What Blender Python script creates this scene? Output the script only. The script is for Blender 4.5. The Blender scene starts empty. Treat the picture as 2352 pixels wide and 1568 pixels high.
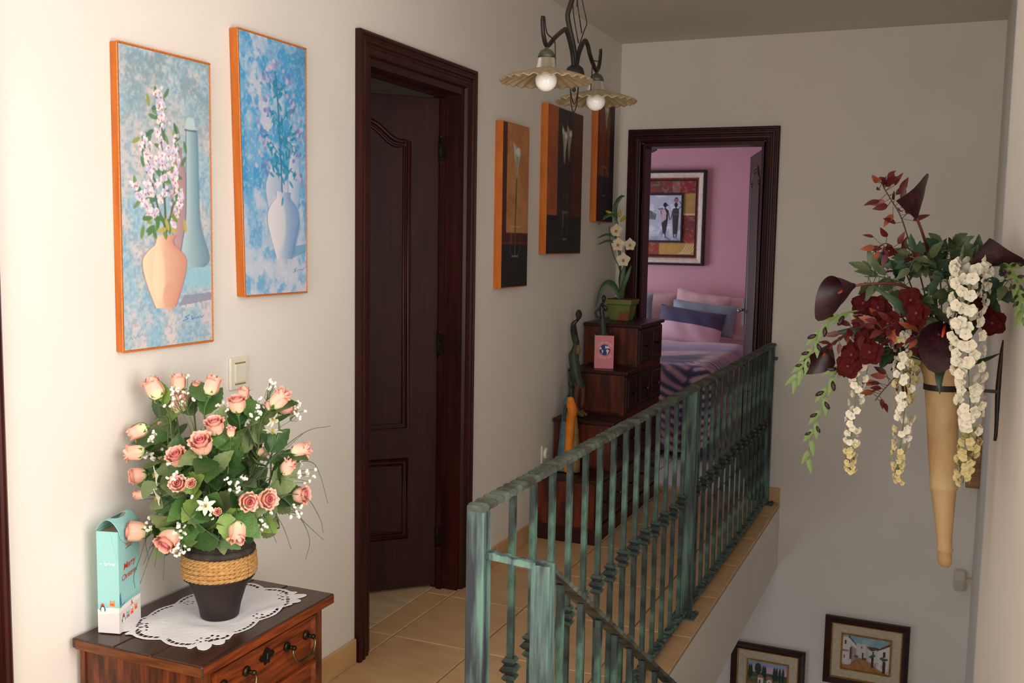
import bpy, math, random
import numpy as np
from mathutils import Vector, Matrix
random.seed(7)
rng = np.random.default_rng(5)
S = bpy.context.scene
COL = S.collection

# ------------------------------------------------------------------ camera
cam = bpy.data.cameras.new('camera'); cam.sensor_width = 36.0; cam.lens = 35.43; cam.clip_start = .02
camo = bpy.data.objects.new('camera', cam); COL.objects.link(camo); S.camera = camo
YAW, PIT, ROL = math.radians(23.1957), math.radians(5.7458), math.radians(.9790)
_fw = Vector((-math.sin(YAW)*math.cos(PIT), math.cos(YAW)*math.cos(PIT), -math.sin(PIT)))
_rt = Vector((math.cos(YAW), math.sin(YAW), 0)); _up = _rt.cross(_fw)
_r2 = _rt*math.cos(ROL)+_up*math.sin(ROL); _u2 = _up*math.cos(ROL)-_rt*math.sin(ROL)
camo.matrix_world = Matrix(((_r2.x, _u2.x, -_fw.x, 1.7883), (_r2.y, _u2.y, -_fw.y, 0), (_r2.z, _u2.z, -_fw.z, 1.4461), (0, 0, 0, 1)))

# ------------------------------------------------------------------ world, lights, exposure
W = bpy.data.worlds.new('world'); S.world = W; W.use_nodes = True
W.node_tree.nodes['Background'].inputs[0].default_value = (.75, .85, 1, 1)
W.node_tree.nodes['Background'].inputs[1].default_value = .35
S.view_settings.view_transform = 'Standard'; S.view_settings.look = 'None'
S.view_settings.gamma = 1.0; S.view_settings.exposure = 0.0; S.view_settings.use_curve_mapping = False
def area(name, loc, target, sx, sy, power, color):
    l = bpy.data.lights.new(name, 'AREA'); l.shape = 'RECTANGLE'; l.size = sx; l.size_y = sy; l.energy = power; l.color = color
    o = bpy.data.objects.new(name, l); COL.objects.link(o); o.location = loc
    o.rotation_euler = (Vector(target)-Vector(loc)).to_track_quat('-Z', 'Y').to_euler()
    return o
# daylight coming in through the window behind the camera, the bedroom window and the window downstairs
area('daylight_landing_window', (1.05, -.72, 1.35), (.55, 3, 1.2), 1.6, 1.7, 41, (1, .97, .935))
area('daylight_side_window', (2.03, 1.05, 1.4), (1.03, .955, 1.4), 1.1, 1.5, 33, (1, .97, .935))
area('daylight_bedroom_window', (-2.02, 7.15, 1.1), (0.5, 7.6, 1.0), 1.3, 1.3, 32, (.86, .9, 1))
area('sideroom_fill', (-1.5, 2.3, 1.5), (-1.4, 4, 1.6), .8, .8, 2.2, (1, .95, .85))  # unseen fill lamp added to lift the dark side room
area('daylight_downstairs_window', (.06, 4.5, -1.55), (2, 4.9, -1.2), 1.1, 1.1, 7, (.84, .9, 1))

# ------------------------------------------------------------------ colour + material helpers
def lin(c):
    c = np.asarray(c, float)/255.0
    return np.where(c <= .04045, c/12.92, ((c+.055)/1.055)**2.4)
def L4(c): return (*[float(x) for x in lin(c)], 1)
MATS = {}
def mat(name, c, rough=.6, metal=0., c2=None, scale=8., stretch=(1, 1, 1), detail=4., lo=.35, hi=.65, bump=0., bscale=None, spec=.5, c3=None, alpha=None, trans=0., ior=1.45, coat=0., sheen=0.):
    m = bpy.data.materials.new(name); m.use_nodes = True; nt = m.node_tree; b = nt.nodes['Principled BSDF']
    b.inputs['Roughness'].default_value = rough; b.inputs['Metallic'].default_value = metal
    b.inputs['Specular IOR Level'].default_value = spec; b.inputs['Base Color'].default_value = L4(c)
    b.inputs['Transmission Weight'].default_value = trans; b.inputs['IOR'].default_value = ior; b.inputs['Coat Weight'].default_value = coat
    b.inputs['Sheen Weight'].default_value = sheen
    if c2 is not None or bump:
        tc = nt.nodes.new('ShaderNodeTexCoord'); mp = nt.nodes.new('ShaderNodeMapping'); mp.inputs['Scale'].default_value = stretch
        nt.links.new(tc.outputs['Object'], mp.inputs['Vector'])
        if c2 is not None:
            n = nt.nodes.new('ShaderNodeTexNoise'); n.inputs['Scale'].default_value = scale; n.inputs['Detail'].default_value = detail
            nt.links.new(mp.outputs[0], n.inputs['Vector'])
            r = nt.nodes.new('ShaderNodeValToRGB'); r.color_ramp.elements[0].position = lo; r.color_ramp.elements[1].position = hi
            r.color_ramp.elements[0].color = L4(c); r.color_ramp.elements[1].color = L4(c2)
            if c3 is not None:
                e = r.color_ramp.elements.new((lo+hi)/2); e.color = L4(c3)
            nt.links.new(n.outputs['Fac'], r.inputs['Fac']); nt.links.new(r.outputs['Color'], b.inputs['Base Color'])
        if bump:
            n2 = nt.nodes.new('ShaderNodeTexNoise'); n2.inputs['Scale'].default_value = bscale or scale; n2.inputs['Detail'].default_value = 5
            nt.links.new(mp.outputs[0], n2.inputs['Vector'])
            bp = nt.nodes.new('ShaderNodeBump'); bp.inputs['Strength'].default_value = bump; bp.inputs['Distance'].default_value = .004
            nt.links.new(n2.outputs['Fac'], bp.inputs['Height']); nt.links.new(bp.outputs[0], b.inputs['Normal'])
    MATS[name] = m
    return m
def vcmat(name, rough=.7, spec=.35, bump=0., bscale=200., sheen=0., trans=0.):
    m = bpy.data.materials.new(name); m.use_nodes = True; nt = m.node_tree; b = nt.nodes['Principled BSDF']
    b.inputs['Roughness'].default_value = rough; b.inputs['Specular IOR Level'].default_value = spec; b.inputs['Sheen Weight'].default_value = sheen
    a = nt.nodes.new('ShaderNodeVertexColor'); a.layer_name = 'Col'; nt.links.new(a.outputs['Color'], b.inputs['Base Color'])
    if bump:
        tc = nt.nodes.new('ShaderNodeTexCoord'); n2 = nt.nodes.new('ShaderNodeTexNoise'); n2.inputs['Scale'].default_value = bscale
        nt.links.new(tc.outputs['Object'], n2.inputs['Vector']); bp = nt.nodes.new('ShaderNodeBump'); bp.inputs['Strength'].default_value = bump; bp.inputs['Distance'].default_value = .002
        nt.links.new(n2.outputs['Fac'], bp.inputs['Height']); nt.links.new(bp.outputs[0], b.inputs['Normal'])
    MATS[name] = m
    return m
M = MATS
mat('wall', (233, 227, 219), .85, c2=(237, 231, 223), scale=3, bump=.12, bscale=60, spec=.2)
mat('ceiling_paint', (222, 217, 208), .9, spec=.2)
mat('pink_wall', (212, 160, 172), .85, c2=(208, 154, 167), scale=2, bump=.1, bscale=50, spec=.2)
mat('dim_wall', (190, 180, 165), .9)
mat('grout', (150, 118, 88), .9, c2=(120, 92, 66), scale=20)
mat('tile', (216, 180, 136), .42, c2=(200, 158, 114), scale=6, stretch=(1, 2.2, 1), detail=6, c3=(209, 170, 126), lo=.3, hi=.7, spec=.4)
mat('tile_pale', (222, 196, 160), .42, c2=(204, 170, 130), scale=7, stretch=(1, 3, 1), detail=6, spec=.4)
mat('tile_base', (214, 176, 128), .45, c2=(200, 156, 108), scale=7, spec=.4)
mat('white_tile', (222, 214, 216), .35, c2=(212, 204, 206), scale=5)
mat('mahogany', (62, 21, 16), .36, c2=(40, 14, 12), scale=7, stretch=(6, 6, .5), detail=6, spec=.3)
mat('mahogany_leaf', (60, 31, 24), .5, c2=(46, 25, 21), scale=9, stretch=(7, 7, .45), detail=8, spec=.25)
mat('oak', (128, 62, 26), .38, c2=(62, 28, 13), scale=9, stretch=(7, 7, 1.1), detail=8, c3=(92, 45, 20), bump=.15, bscale=25, spec=.5)
mat('oak_y', (138, 64, 24), .36, c2=(80, 34, 14), scale=9, stretch=(9, 1.0, 9), detail=8, c3=(116, 52, 20), bump=.12, bscale=25, spec=.5)
mat('oak_top', (76, 46, 33), .3, c2=(48, 30, 23), scale=9, stretch=(10, .9, 9), detail=8, c3=(62, 37, 28), spec=.6)
mat('oak_x', (128, 74, 36), .38, c2=(92, 50, 24), scale=10, stretch=(1.2, 9, 11), detail=8, c3=(112, 62, 30), spec=.5)
mat('brass', (128, 108, 72), .32, .9, c2=(84, 70, 48), scale=30)
mat('darkbrass', (66, 56, 40), .4, .85, c2=(40, 34, 26), scale=40)
mat('acacia', (112, 46, 20), .38, c2=(56, 21, 11), scale=7, stretch=(5, 5, .8), detail=7, c3=(86, 33, 14), spec=.5)
mat('acacia_dark', (58, 22, 13), .36, c2=(38, 15, 10), scale=7, stretch=(4, 1, 4), detail=7, spec=.5)
mat('patina', (98, 132, 118), .62, c2=(50, 54, 60), scale=24, stretch=(2.0, 2.0, .2), detail=7, c3=(80, 99, 97), lo=.36, hi=.62, bump=.25, bscale=60, spec=.35)
mat('patina_bar', (86, 120, 104), .6, c2=(36, 41, 43), scale=15, stretch=(1.4, 1.4, .7), detail=6, c3=(62, 80, 74), lo=.36, hi=.62, spec=.4)
mat('patina_rail', (94, 104, 92), .6, c2=(58, 55, 46), scale=20, stretch=(1, .7, 1), detail=5, c3=(76, 82, 73), lo=.35, hi=.62, bump=.4, bscale=60, spec=.4)
mat('orange_edge', (202, 112, 34), .5, c2=(186, 96, 24), scale=14, stretch=(3, 3, .6))
mat('orange_trim', (206, 112, 40), .5, c2=(212, 136, 70), scale=160)
mat('plastic', (232, 226, 210), .32, spec=.5)
mat('plastic_gold', (190, 160, 90), .35, .5)
mat('iron', (52, 44, 38), .45, .5, c2=(36, 31, 28), scale=25)
mat('aged_metal', (62, 64, 54), .45, .55, c2=(92, 92, 74), scale=35)
mat('shade_glass', (160, 142, 112), .4, c2=(134, 116, 86), scale=45, detail=6, trans=.0, spec=.5)
mat('shade_neck', (168, 156, 134), .3, trans=.6, spec=.5)
mat('bulb', (244, 240, 236), .12, spec=.6)
mat('canvas_black', (24, 24, 26), .6)
mat('vase', (46, 34, 28), .6, c2=(31, 23, 20), scale=10, stretch=(1, 1, 2), detail=6, bump=.3, bscale=40)
mat('vase_top', (72, 63, 54), .75, c2=(50, 42, 36), scale=40, detail=6, bump=.3, bscale=120)
mat('rope', (206, 162, 100), .85, c2=(168, 122, 68), scale=90, detail=4, stretch=(1, 1, 2))
mat('linen', (238, 236, 238), .85, bump=.35, bscale=190, sheen=.1)
mat('leaf_a', (92, 128, 66), .45, c2=(66, 104, 48), scale=30, detail=3)
mat('leaf_b', (126, 142, 94), .55, c2=(104, 124, 76), scale=30, detail=3)
mat('leaf_c', (58, 92, 44), .42, c2=(42, 74, 34), scale=30, detail=3)
mat('leaf_d', (140, 166, 84), .5, c2=(112, 146, 62), scale=30, detail=3)
mat('stem', (98, 122, 70), .55, c2=(78, 104, 52), scale=40)
mat('sepal', (96, 138, 62), .5)
mat('blossom_white', (246, 242, 232), .6)
mat('petal_white', (240, 240, 220), .55, c2=(226, 230, 196), scale=30)
mat('grass', (74, 96, 72), .5)
mat('box_teal', (160, 216, 214), .5)
mat('box_white', (226, 220, 220), .55)
mat('box_snow', (244, 238, 230), .55)
mat('box_inside', (172, 146, 122), .7)
mat('ink_red', (220, 62, 48), .55)
mat('ink_white', (246, 248, 246), .55)
mat('ink_orange', (244, 128, 50), .55)
mat('ink_dark', (66, 72, 78), .55)
mat('ink_blue', (60, 124, 172), .55)
mat('ink_mint', (150, 204, 200), .55)
mat('ink_grey', (150, 140, 140), .55)
mat('maroon_spathe', (52, 16, 20), .45, c2=(32, 10, 15), scale=12, stretch=(1, 1, .5), spec=.5)
mat('maroon_stem', (84, 28, 36), .45, c2=(112, 96, 44), scale=4, lo=.52, hi=.68)
mat('spadix', (196, 62, 30), .6)
mat('leaf_red', (92, 18, 22), .5, c2=(60, 11, 18), scale=25)
mat('leaf_rust', (136, 72, 40), .5, c2=(110, 36, 28), scale=25)
mat('petal_red', (78, 8, 11), .8, c2=(50, 4, 8), scale=40, spec=.2)
mat('wisteria_white', (222, 215, 198), .6, c2=(206, 198, 170), scale=40)
mat('wisteria_cream', (206, 190, 138), .6, c2=(184, 168, 110), scale=40)
mat('leaf_glad', (110, 130, 68), .5, c2=(82, 104, 48), scale=30)
mat('leaf_dark', (44, 66, 42), .45, c2=(32, 52, 34), scale=20)
mat('leaf_mid', (74, 84, 50), .5, c2=(54, 66, 38), scale=25)
mat('stone_horn', (192, 162, 118), .65, c2=(164, 130, 90), scale=14, stretch=(1, 1, .5), detail=7, c3=(182, 150, 106), bump=.5, bscale=60)
mat('pot_green', (116, 128, 66), .6, c2=(142, 78, 42), scale=8, detail=2, lo=.55, hi=.62, c3=(104, 120, 64))
mat('soil', (112, 62, 34), .95, c2=(70, 38, 22), scale=90, bump=.8, bscale=120)
mat('orchid_petal', (236, 222, 196), .55, c2=(226, 208, 172), scale=30)
mat('orchid_lip', (216, 160, 50), .55, c2=(150, 66, 40), scale=60)
mat('bud_yellow', (214, 180, 58), .5, c2=(176, 156, 60), scale=30)
mat('twig', (70, 50, 36), .7)
mat('ebony', (34, 34, 30), .4, c2=(48, 56, 46), scale=20)
mat('robe_green', (62, 78, 58), .5, c2=(46, 58, 46), scale=18)
mat('robe_brown', (110, 66, 52), .5, c2=(84, 50, 40), scale=22)
mat('robe_orange', (236, 140, 34), .5, c2=(214, 116, 22), scale=18)
mat('robe_blue', (84, 122, 138), .5, c2=(66, 100, 118), scale=18)
mat('robe_olive', (132, 108, 56), .55, c2=(104, 84, 44), scale=30)
mat('card_pink', (230, 140, 150), .6)
mat('card_inside', (206, 202, 170), .7)
mat('card_cream', (240, 222, 214), .6)
mat('card_blue', (38, 62, 132), .6)
mat('frame_walnut', (62, 32, 28), .38, c2=(44, 22, 22), scale=8, stretch=(1, 1, 4))
mat('gold', (198, 152, 74), .38, .6, c2=(170, 124, 56), scale=40)
mat('mount_linen', (214, 200, 174), .9, c2=(200, 184, 156), scale=60, bump=.3, bscale=300)
mat('frame_black', (40, 34, 42), .4)
mat('frame_cream', (224, 210, 196), .45, c2=(206, 190, 172), scale=30, detail=6)
mat('frame_red', (150, 62, 46), .6, c2=(120, 46, 36), scale=30)
mat('pillow_grey', (146, 158, 172), .75, c2=(134, 148, 162), scale=30, sheen=.3)
mat('pillow_dark', (76, 70, 102), .8, sheen=.2)
mat('pillow_pink', (214, 172, 186), .75, sheen=.3)
mat('sheet_pink', (222, 180, 184), .8)
mat('bed_base', (96, 84, 90), .8)
mat('fan_blade', (78, 72, 76), .5)
mat('sensor', (214, 204, 180), .4)
mat('sensor_lens', (196, 194, 190), .3)
mat('wood_block', (168, 128, 94), .6, c2=(136, 98, 66), scale=5, stretch=(1, 1, 9))
mat('window_frame', (235, 232, 226), .4)
mat('stair_tile', (206, 164, 116), .45, c2=(190, 144, 96), scale=6)
mat('edge_highlight', (226, 229, 238), .3, spec=.6)  # bluish white that paints the highlight along the wall edge
mat('chrome', (180, 180, 184), .2, 1.)
vcmat('painted', .55, .35, .25, 260)
vcmat('petal_vc', .6, .3)
vcmat('duvet_vc', .8, .25, .25, 60, .2)

# ------------------------------------------------------------------ mesh helpers
class MB:
    def __init__(s): s.v = []; s.f = []; s.c = []
    def add(s, vs, fs, col=None):
        o = len(s.v); s.v += [Vector(p) for p in vs]; s.f += [tuple(i+o for i in f) for f in fs]
        if col is not None: s.c += col
        return s
    def box(s, a, b, rot=None):
        x0, y0, z0 = a; x1, y1, z1 = b
        return s.add([(x0, y0, z0), (x1, y0, z0), (x1, y1, z0), (x0, y1, z0), (x0, y0, z1), (x1, y0, z1), (x1, y1, z1), (x0, y1, z1)],
                     [(0, 3, 2, 1), (4, 5, 6, 7), (0, 1, 5, 4), (1, 2, 6, 5), (2, 3, 7, 6), (3, 0, 4, 7)])
    def prism(s, poly, ext):
        n = len(poly); e = Vector(ext); P = [Vector(p) for p in poly]
        return s.add(P+[p+e for p in P], [tuple(range(n))[::-1], tuple(range(n, 2*n))]+[(i, (i+1) % n, (i+1) % n+n, i+n) for i in range(n)])
    def tube(s, pts, r, n=8, caps=True, flat=None, smooth=0, closed=False):
        P = [Vector(p) for p in pts]
        if smooth: P = crom(P, smooth, closed)
        if not hasattr(r, '__len__'): R = [r]*len(P)
        else:
            k = np.linspace(0, 1, len(r)); R = list(np.interp(np.linspace(0, 1, len(P)), k, r))
        m = len(P); T = []
        for i in range(m):
            a = P[i-1] if (i > 0 or closed) else P[i]; b = P[(i+1) % m] if (i < m-1 or closed) else P[i]
            t = (b-a); T.append(t.normalized() if t.length > 1e-9 else Vector((0, 0, 1)))
        ref = Vector(flat) if flat is not None else (Vector((0, 0, 1)) if abs(T[0].z) < .9 else Vector((1, 0, 0)))
        u = (ref-T[0]*ref.dot(T[0])).normalized(); vs = []
        for i in range(m):
            if i: u = (u-T[i]*u.dot(T[i])); u = u.normalized() if u.length > 1e-6 else T[i].orthogonal().normalized()
            w = T[i].cross(u)
            for k in range(n):
                a = 2*math.pi*(k+.5*(n == 4))/n; vs.append(P[i]+(u*math.cos(a)+w*math.sin(a))*R[i])
        fs = []
        for i in range(m if closed else m-1):
            j = (i+1) % m
            for k in range(n): fs.append((i*n+k, i*n+(k+1) % n, j*n+(k+1) % n, j*n+k))
        if caps and not closed: fs += [tuple(range(n))[::-1], tuple((m-1)*n+k for k in range(n))]
        return s.add(vs, fs)
    def lathe(s, prof, c=(0, 0, 0), n=24, mod=None, cap=True):
        c = Vector(c); vs = []; m = len(prof)
        for i, (r, z) in enumerate(prof):
            for k in range(n):
                a = 2*math.pi*k/n; rr, zz = (mod(i, a, r, z) if mod else (r, z)); vs.append(c+Vector((rr*math.cos(a), rr*math.sin(a), zz)))
        fs = [(i*n+k, i*n+(k+1) % n, (i+1)*n+(k+1) % n, (i+1)*n+k) for i in range(m-1) for k in range(n)]
        if cap: fs += [tuple(range(n))[::-1], tuple((m-1)*n+k for k in range(n))]
        return s.add(vs, fs)
    def ball(s, c, r, n=10, m=7):
        rx, ry, rz = r if hasattr(r, '__len__') else (r, r, r); c = Vector(c)
        vs = [c+Vector((0, 0, -rz))]
        for i in range(1, m):
            t = -math.pi/2+math.pi*i/m
            for k in range(n):
                a = 2*math.pi*k/n; vs.append(c+Vector((rx*math.cos(t)*math.cos(a), ry*math.cos(t)*math.sin(a), rz*math.sin(t))))
        vs.append(c+Vector((0, 0, rz))); e = len(vs)-1
        fs = [(0, 1+(k+1) % n, 1+k) for k in range(n)]
        for i in range(m-2):
            for k in range(n): fs.append((1+i*n+k, 1+i*n+(k+1) % n, 1+(i+1)*n+(k+1) % n, 1+(i+1)*n+k))
        fs += [(1+(m-2)*n+k, 1+(m-2)*n+(k+1) % n, e) for k in range(n)]
        return s.add(vs, fs)
    def sheet(s, fn, nu, nv, col=None):
        vs = []; cs = []
        for i in range(nu+1):
            for j in range(nv+1):
                vs.append(fn(i/nu, j/nv))
                if col: cs.append(col(i/nu, j/nv))
        fs = [(i*(nv+1)+j, (i+1)*(nv+1)+j, (i+1)*(nv+1)+j+1, i*(nv+1)+j+1) for i in range(nu) for j in range(nv)]
        return s.add(vs, fs, cs if col else None)
def crom(P, k, closed=False):
    P = [Vector(p) for p in P]; n = len(P); out = []
    for i in range(n if closed else n-1):
        p0 = P[i-1] if (i > 0 or closed) else P[0]*2-P[1]; p1 = P[i]; p2 = P[(i+1) % n]
        p3 = P[(i+2) % n] if (closed or i+2 < n) else P[-1]*2-P[-2]
        for q in range(k):
            t = q/k; out.append(.5*((2*p1)+(p2-p0)*t+(2*p0-5*p1+4*p2-p3)*t*t+(3*p1-p0-3*p2+p3)*t**3))
    if not closed: out.append(P[-1])
    return out
ORG = {}
def setcol(me, c):
    at = me.color_attributes.new('Col', 'FLOAT_COLOR', 'POINT'); a = np.ones((len(me.vertices), 4), np.float32); a[:, :3] = lin(np.asarray(c).reshape(-1, 3))
    at.data.foreach_set('color', a.ravel())
def mesh_of(name, mb, m, off=(0, 0, 0), smooth=False):
    o = Vector(off); me = bpy.data.meshes.new(name); me.from_pydata([tuple(v-o) for v in mb.v], [], mb.f); me.materials.append(M[m])
    if mb.c: setcol(me, mb.c)
    if smooth: me.polygons.foreach_set('use_smooth', [True]*len(me.polygons))
    me.update(); return me
def grid_mesh(name, P, C=None, m='painted', off=(0, 0, 0), mask=None, smooth=True):
    H, Wd = P.shape[:2]; me = bpy.data.meshes.new(name); V = (P.reshape(-1, 3)-np.asarray(off)).astype(np.float32)
    idx = np.arange(H*Wd).reshape(H, Wd); F = np.stack([idx[:-1, :-1], idx[:-1, 1:], idx[1:, 1:], idx[1:, :-1]], -1).reshape(-1, 4)
    if mask is not None:
        F = F[mask.reshape(-1)]; used = np.unique(F); re = np.full(H*Wd, -1); re[used] = np.arange(len(used)); F = re[F]; V = V[used]
        if C is not None: C = np.asarray(C).reshape(-1, 3)[used]
    n = len(F); me.vertices.add(len(V)); me.vertices.foreach_set('co', V.ravel()); me.loops.add(n*4); me.loops.foreach_set('vertex_index', F.ravel().astype(np.int32))
    me.polygons.add(n); me.polygons.foreach_set('loop_start', np.arange(0, n*4, 4, dtype=np.int32)); me.polygons.foreach_set('loop_total', np.full(n, 4, np.int32))
    me.polygons.foreach_set('use_smooth', [smooth]*n); me.materials.append(M[m]); me.update(calc_edges=True)
    if C is not None: setcol(me, C)
    return me
def link(name, me, parent=None, mw=None, label=None):
    o = bpy.data.objects.new(name, me); COL.objects.link(o)
    if parent is not None: o.parent = parent; ORG[o.name] = ORG.get(parent.name, Vector())
    if mw is not None: o.matrix_local = mw
    if label: o['label'] = label
    return o
def thing(name, label, cat, loc=(0, 0, 0), group=None, kind=None):
    o = bpy.data.objects.new(name, None); o.empty_display_size = .05; COL.objects.link(o); o.location = loc; ORG[o.name] = Vector(loc)
    if kind: o['kind'] = kind
    if label: o['label'] = label
    if cat: o['category'] = cat
    if group: o['group'] = group
    return o
def mk(name, mb, m, parent=None, smooth=False, bevel=0., seg=2, label=None):
    me = mesh_of(name, mb, m, ORG.get(parent.name, (0, 0, 0)) if parent else (0, 0, 0), smooth)
    o = link(name, me, parent, None, label)
    if bevel:
        b = o.modifiers.new('bevel', 'BEVEL'); b.width = bevel; b.segments = seg; b.limit_method = 'ANGLE'
    return o
def single(name, mb, m, label, cat, base, group=None, smooth=False, bevel=0., kind=None):
    me = mesh_of(name, mb, m, base, smooth); o = link(name, me); o.location = base; ORG[o.name] = Vector(base)
    o['label'] = label
    if cat: o['category'] = cat
    if group: o['group'] = group
    if kind: o['kind'] = kind
    if bevel:
        b = o.modifiers.new('bevel', 'BEVEL'); b.width = bevel; b.segments = 2; b.limit_method = 'ANGLE'
    return o
def struct(name, mb, m, parent=None, smooth=False, label=None, bevel=0.):
    o = mk(name, mb, m, parent, smooth, bevel)
    if parent is None: o['kind'] = 'structure'
    if label: o['label'] = label
    return o
def frame_of(z, up=None):
    z = Vector(z).normalized(); x = z.orthogonal().normalized() if up is None else (Vector(up)-z*Vector(up).dot(z)).normalized()
    y = z.cross(x); return Matrix(((x.x, y.x, z.x), (x.y, y.y, z.y), (x.z, y.z, z.z)))
def xf(pos, z, s=1., up=None, spin=0.):
    m = frame_of(z, up) @ Matrix.Rotation(spin, 3, 'Z')
    return Matrix.Translation(Vector(pos)) @ (m*s).to_4x4()
def text_mesh(body, size, m, shear=0., bold=0., space=1.):
    cu = bpy.data.curves.new('txt', 'FONT'); cu.body = body; cu.size = size; cu.shear = shear; cu.offset = bold; cu.align_x = 'CENTER'; cu.space_character = space; cu.resolution_u = 3
    o = bpy.data.objects.new('txt', cu); COL.objects.link(o); dg = bpy.context.evaluated_depsgraph_get(); dg.update()
    me = bpy.data.meshes.new_from_object(o.evaluated_get(dg)); bpy.data.objects.remove(o); me.materials.clear(); me.materials.append(M[m])
    return me

# ================================================================== STRUCTURE
ZC, ZL, YB = 2.58, -2.8, 5.71
mb = MB()
for a, b in (((-.12, -1.72, ZL), (0, 2.925, ZC)), ((-.12, 3.655, ZL), (0, YB, ZC)), ((-.12, 2.925, 2.042), (0, 3.655, ZC)), ((-.12, 2.925, ZL), (0, 3.655, -.03))): mb.box(a, b)
struct('wall_left', mb, 'wall', label='white plaster wall with the doorway and the hanging pictures')
mb = MB()
for a, b in (((-.12, YB, ZL), (.144, 5.83, ZC)), ((.831, YB, ZL), (2.12, 5.83, ZC)), ((.144, YB, 2.012), (.831, 5.83, ZC)), ((.144, YB, ZL), (.831, 5.83, -.03))): mb.box(a, b)
struct('wall_back', mb, 'wall', label='white end wall with the bedroom doorway')
R_ = .018; cx_, cy_ = 1.91+R_, 2.75-R_
arc = [(cx_-R_*math.cos(t), cy_+R_*math.sin(t)) for t in np.linspace(-.1, math.pi/2, 8)]
poly = [(2.35, -1.72), (2.47, -1.72), (2.12, 2.75), (2.12, 5.83), (2.0, 5.83), (2.0, 2.75)]+arc[::-1]
mb = MB(); mb.prism([(x, y, ZL) for x, y in poly], (0, 0, ZC-ZL)); struct('wall_right', mb, 'wall', label='white stairwell wall carrying the horn flower holder')
mb = MB()
for a, b in (((-.12, -.90, ZL), (.2, -.78, ZC)), ((1.9, -.90, ZL), (2.6, -.78, ZC)), ((.2, -.90, ZL), (1.9, -.78, .45)), ((.2, -.90, 2.25), (1.9, -.78, ZC))): mb.box(a, b)
struct('wall_front', mb, 'wall', label='white wall with the landing window')
def window(name, a, b, ax):   # frame bars in the plane of an opening, with a glass pane
    w = thing(name, None, None, tuple((Vector(a)+Vector(b))/2), kind='structure'); a, b = list(a), list(b); o = 1-ax; t = .05
    f = MB()
    def bar(o0, o1, z0, z1):
        p, q = [0, 0, z0], [0, 0, z1]; p[ax], q[ax] = a[ax], b[ax]; p[o], q[o] = o0, o1; f.box(p, q)
    bar(a[o], b[o], a[2], a[2]+t); bar(a[o], b[o], b[2]-t, b[2]); bar(a[o], a[o]+t, a[2]+t, b[2]-t); bar(b[o]-t, b[o], a[2]+t, b[2]-t)
    mk('window_frame', f, 'window_frame', w); mid = (a[o]+b[o])/2; f = MB(); bar(mid-t/2, mid+t/2, a[2]+t, b[2]-t); mk('window_mullion', f, 'window_frame', w)
window('window_1', (.2, -.86, .45), (1.9, -.82, 2.25), 1)
window('sideroom_fill_frame', (-1.9, 2.21, 1.1), (-1.1, 2.24, 1.9), 1)  # unseen frame added on the side room wall to go with its fill lamp
window('window_4', (2.038, .5, .6), (2.062, 1.6, 2.2), 0)
b = MB(); b.prism([(1.9085, 2.752, -1.2), (1.9145, 2.692, -1.2), (1.9165, 2.692, -1.2), (1.912, 2.752, -1.2)], (0, 0, ZC+1.2)); struct('edge_highlight_strip', b, 'edge_highlight', label='pale vertical strip added as the bright highlight on the stairwell wall edge')  # added strip, its pale colour stands in for light catching the edge
# ceiling + slab
mb = MB(); mb.box((-2.7, -1.84, ZC), (2.6, 8.8, ZC+.1)); struct('ceiling', mb, 'ceiling_paint')
mb = MB(); mb.box((0, -1.72, -.375), (1.0, YB, -.022)); mb.box((1.0, -1.72, -.375), (2.3, 1.8, -.022)); struct('wall_slab_edge', mb, 'wall', label='white plastered edge of the landing slab over the stairwell')
mb = MB(); mb.box((-.14, -1.72, -.022), (.996, YB, -.006)); mb.box((.996, -1.72, -.022), (2.2, 1.796, -.006)); mb.box((-2.6, 2.3, -.03), (-.14, 5.6, -.006))
floor = struct('floor', mb, 'grout', label='beige tiled landing floor')
TILEM = {}
def tile_mesh(w, d, m, h=.011):
    k = (round(w, 3), round(d, 3), m)
    if k not in TILEM:
        e = .0025; b = MB(); b.add([(0, 0, -h), (w, 0, -h), (w, d, -h), (0, d, -h), (0, 0, -e), (w, 0, -e), (w, d, -e), (0, d, -e), (e, e, 0), (w-e, e, 0), (w-e, d-e, 0), (e, d-e, 0)],
            [(0, 1, 5, 4), (1, 2, 6, 5), (2, 3, 7, 6), (3, 0, 4, 7), (4, 5, 9, 8), (5, 6, 10, 9), (6, 7, 11, 10), (7, 4, 8, 11), (8, 9, 10, 11)]); TILEM[k] = mesh_of('tile', b, m)
    return TILEM[k]
def tiles(xs, ys, m, par, z=0., g=.0028):
    for i in range(len(xs)-1):
        for j in range(len(ys)-1):
            link('tile', tile_mesh(xs[i+1]-xs[i]-2*g, ys[j+1]-ys[j]-2*g, m), par, Matrix.Translation((xs[i]+g, ys[j]+g, z)))
ys = [5.70, 5.387, 4.931, 4.475, 4.019, 3.563, 3.107, 2.651, 2.195, 1.739, 1.283, .827, .371, -.085, -.541, -.997, -1.453, -1.71][::-1]
tiles([.003, .327, .778, 1.003], ys, 'tile', floor)
tiles([-.107, .003], [2.93, 3.107, 3.563, 3.652], 'tile', floor)
tiles([1.003, 1.228, 1.678, 1.99], [-1.71, -1.453, -.997, -.541, -.085, .371, .827, 1.283, 1.8], 'tile', floor)
tiles([-1.907, -1.457, -1.007, -.557, -.107], [2.32, 2.73, 3.186, 3.642, 4.098, 4.554, 5.01], 'tile_pale', floor)
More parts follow.
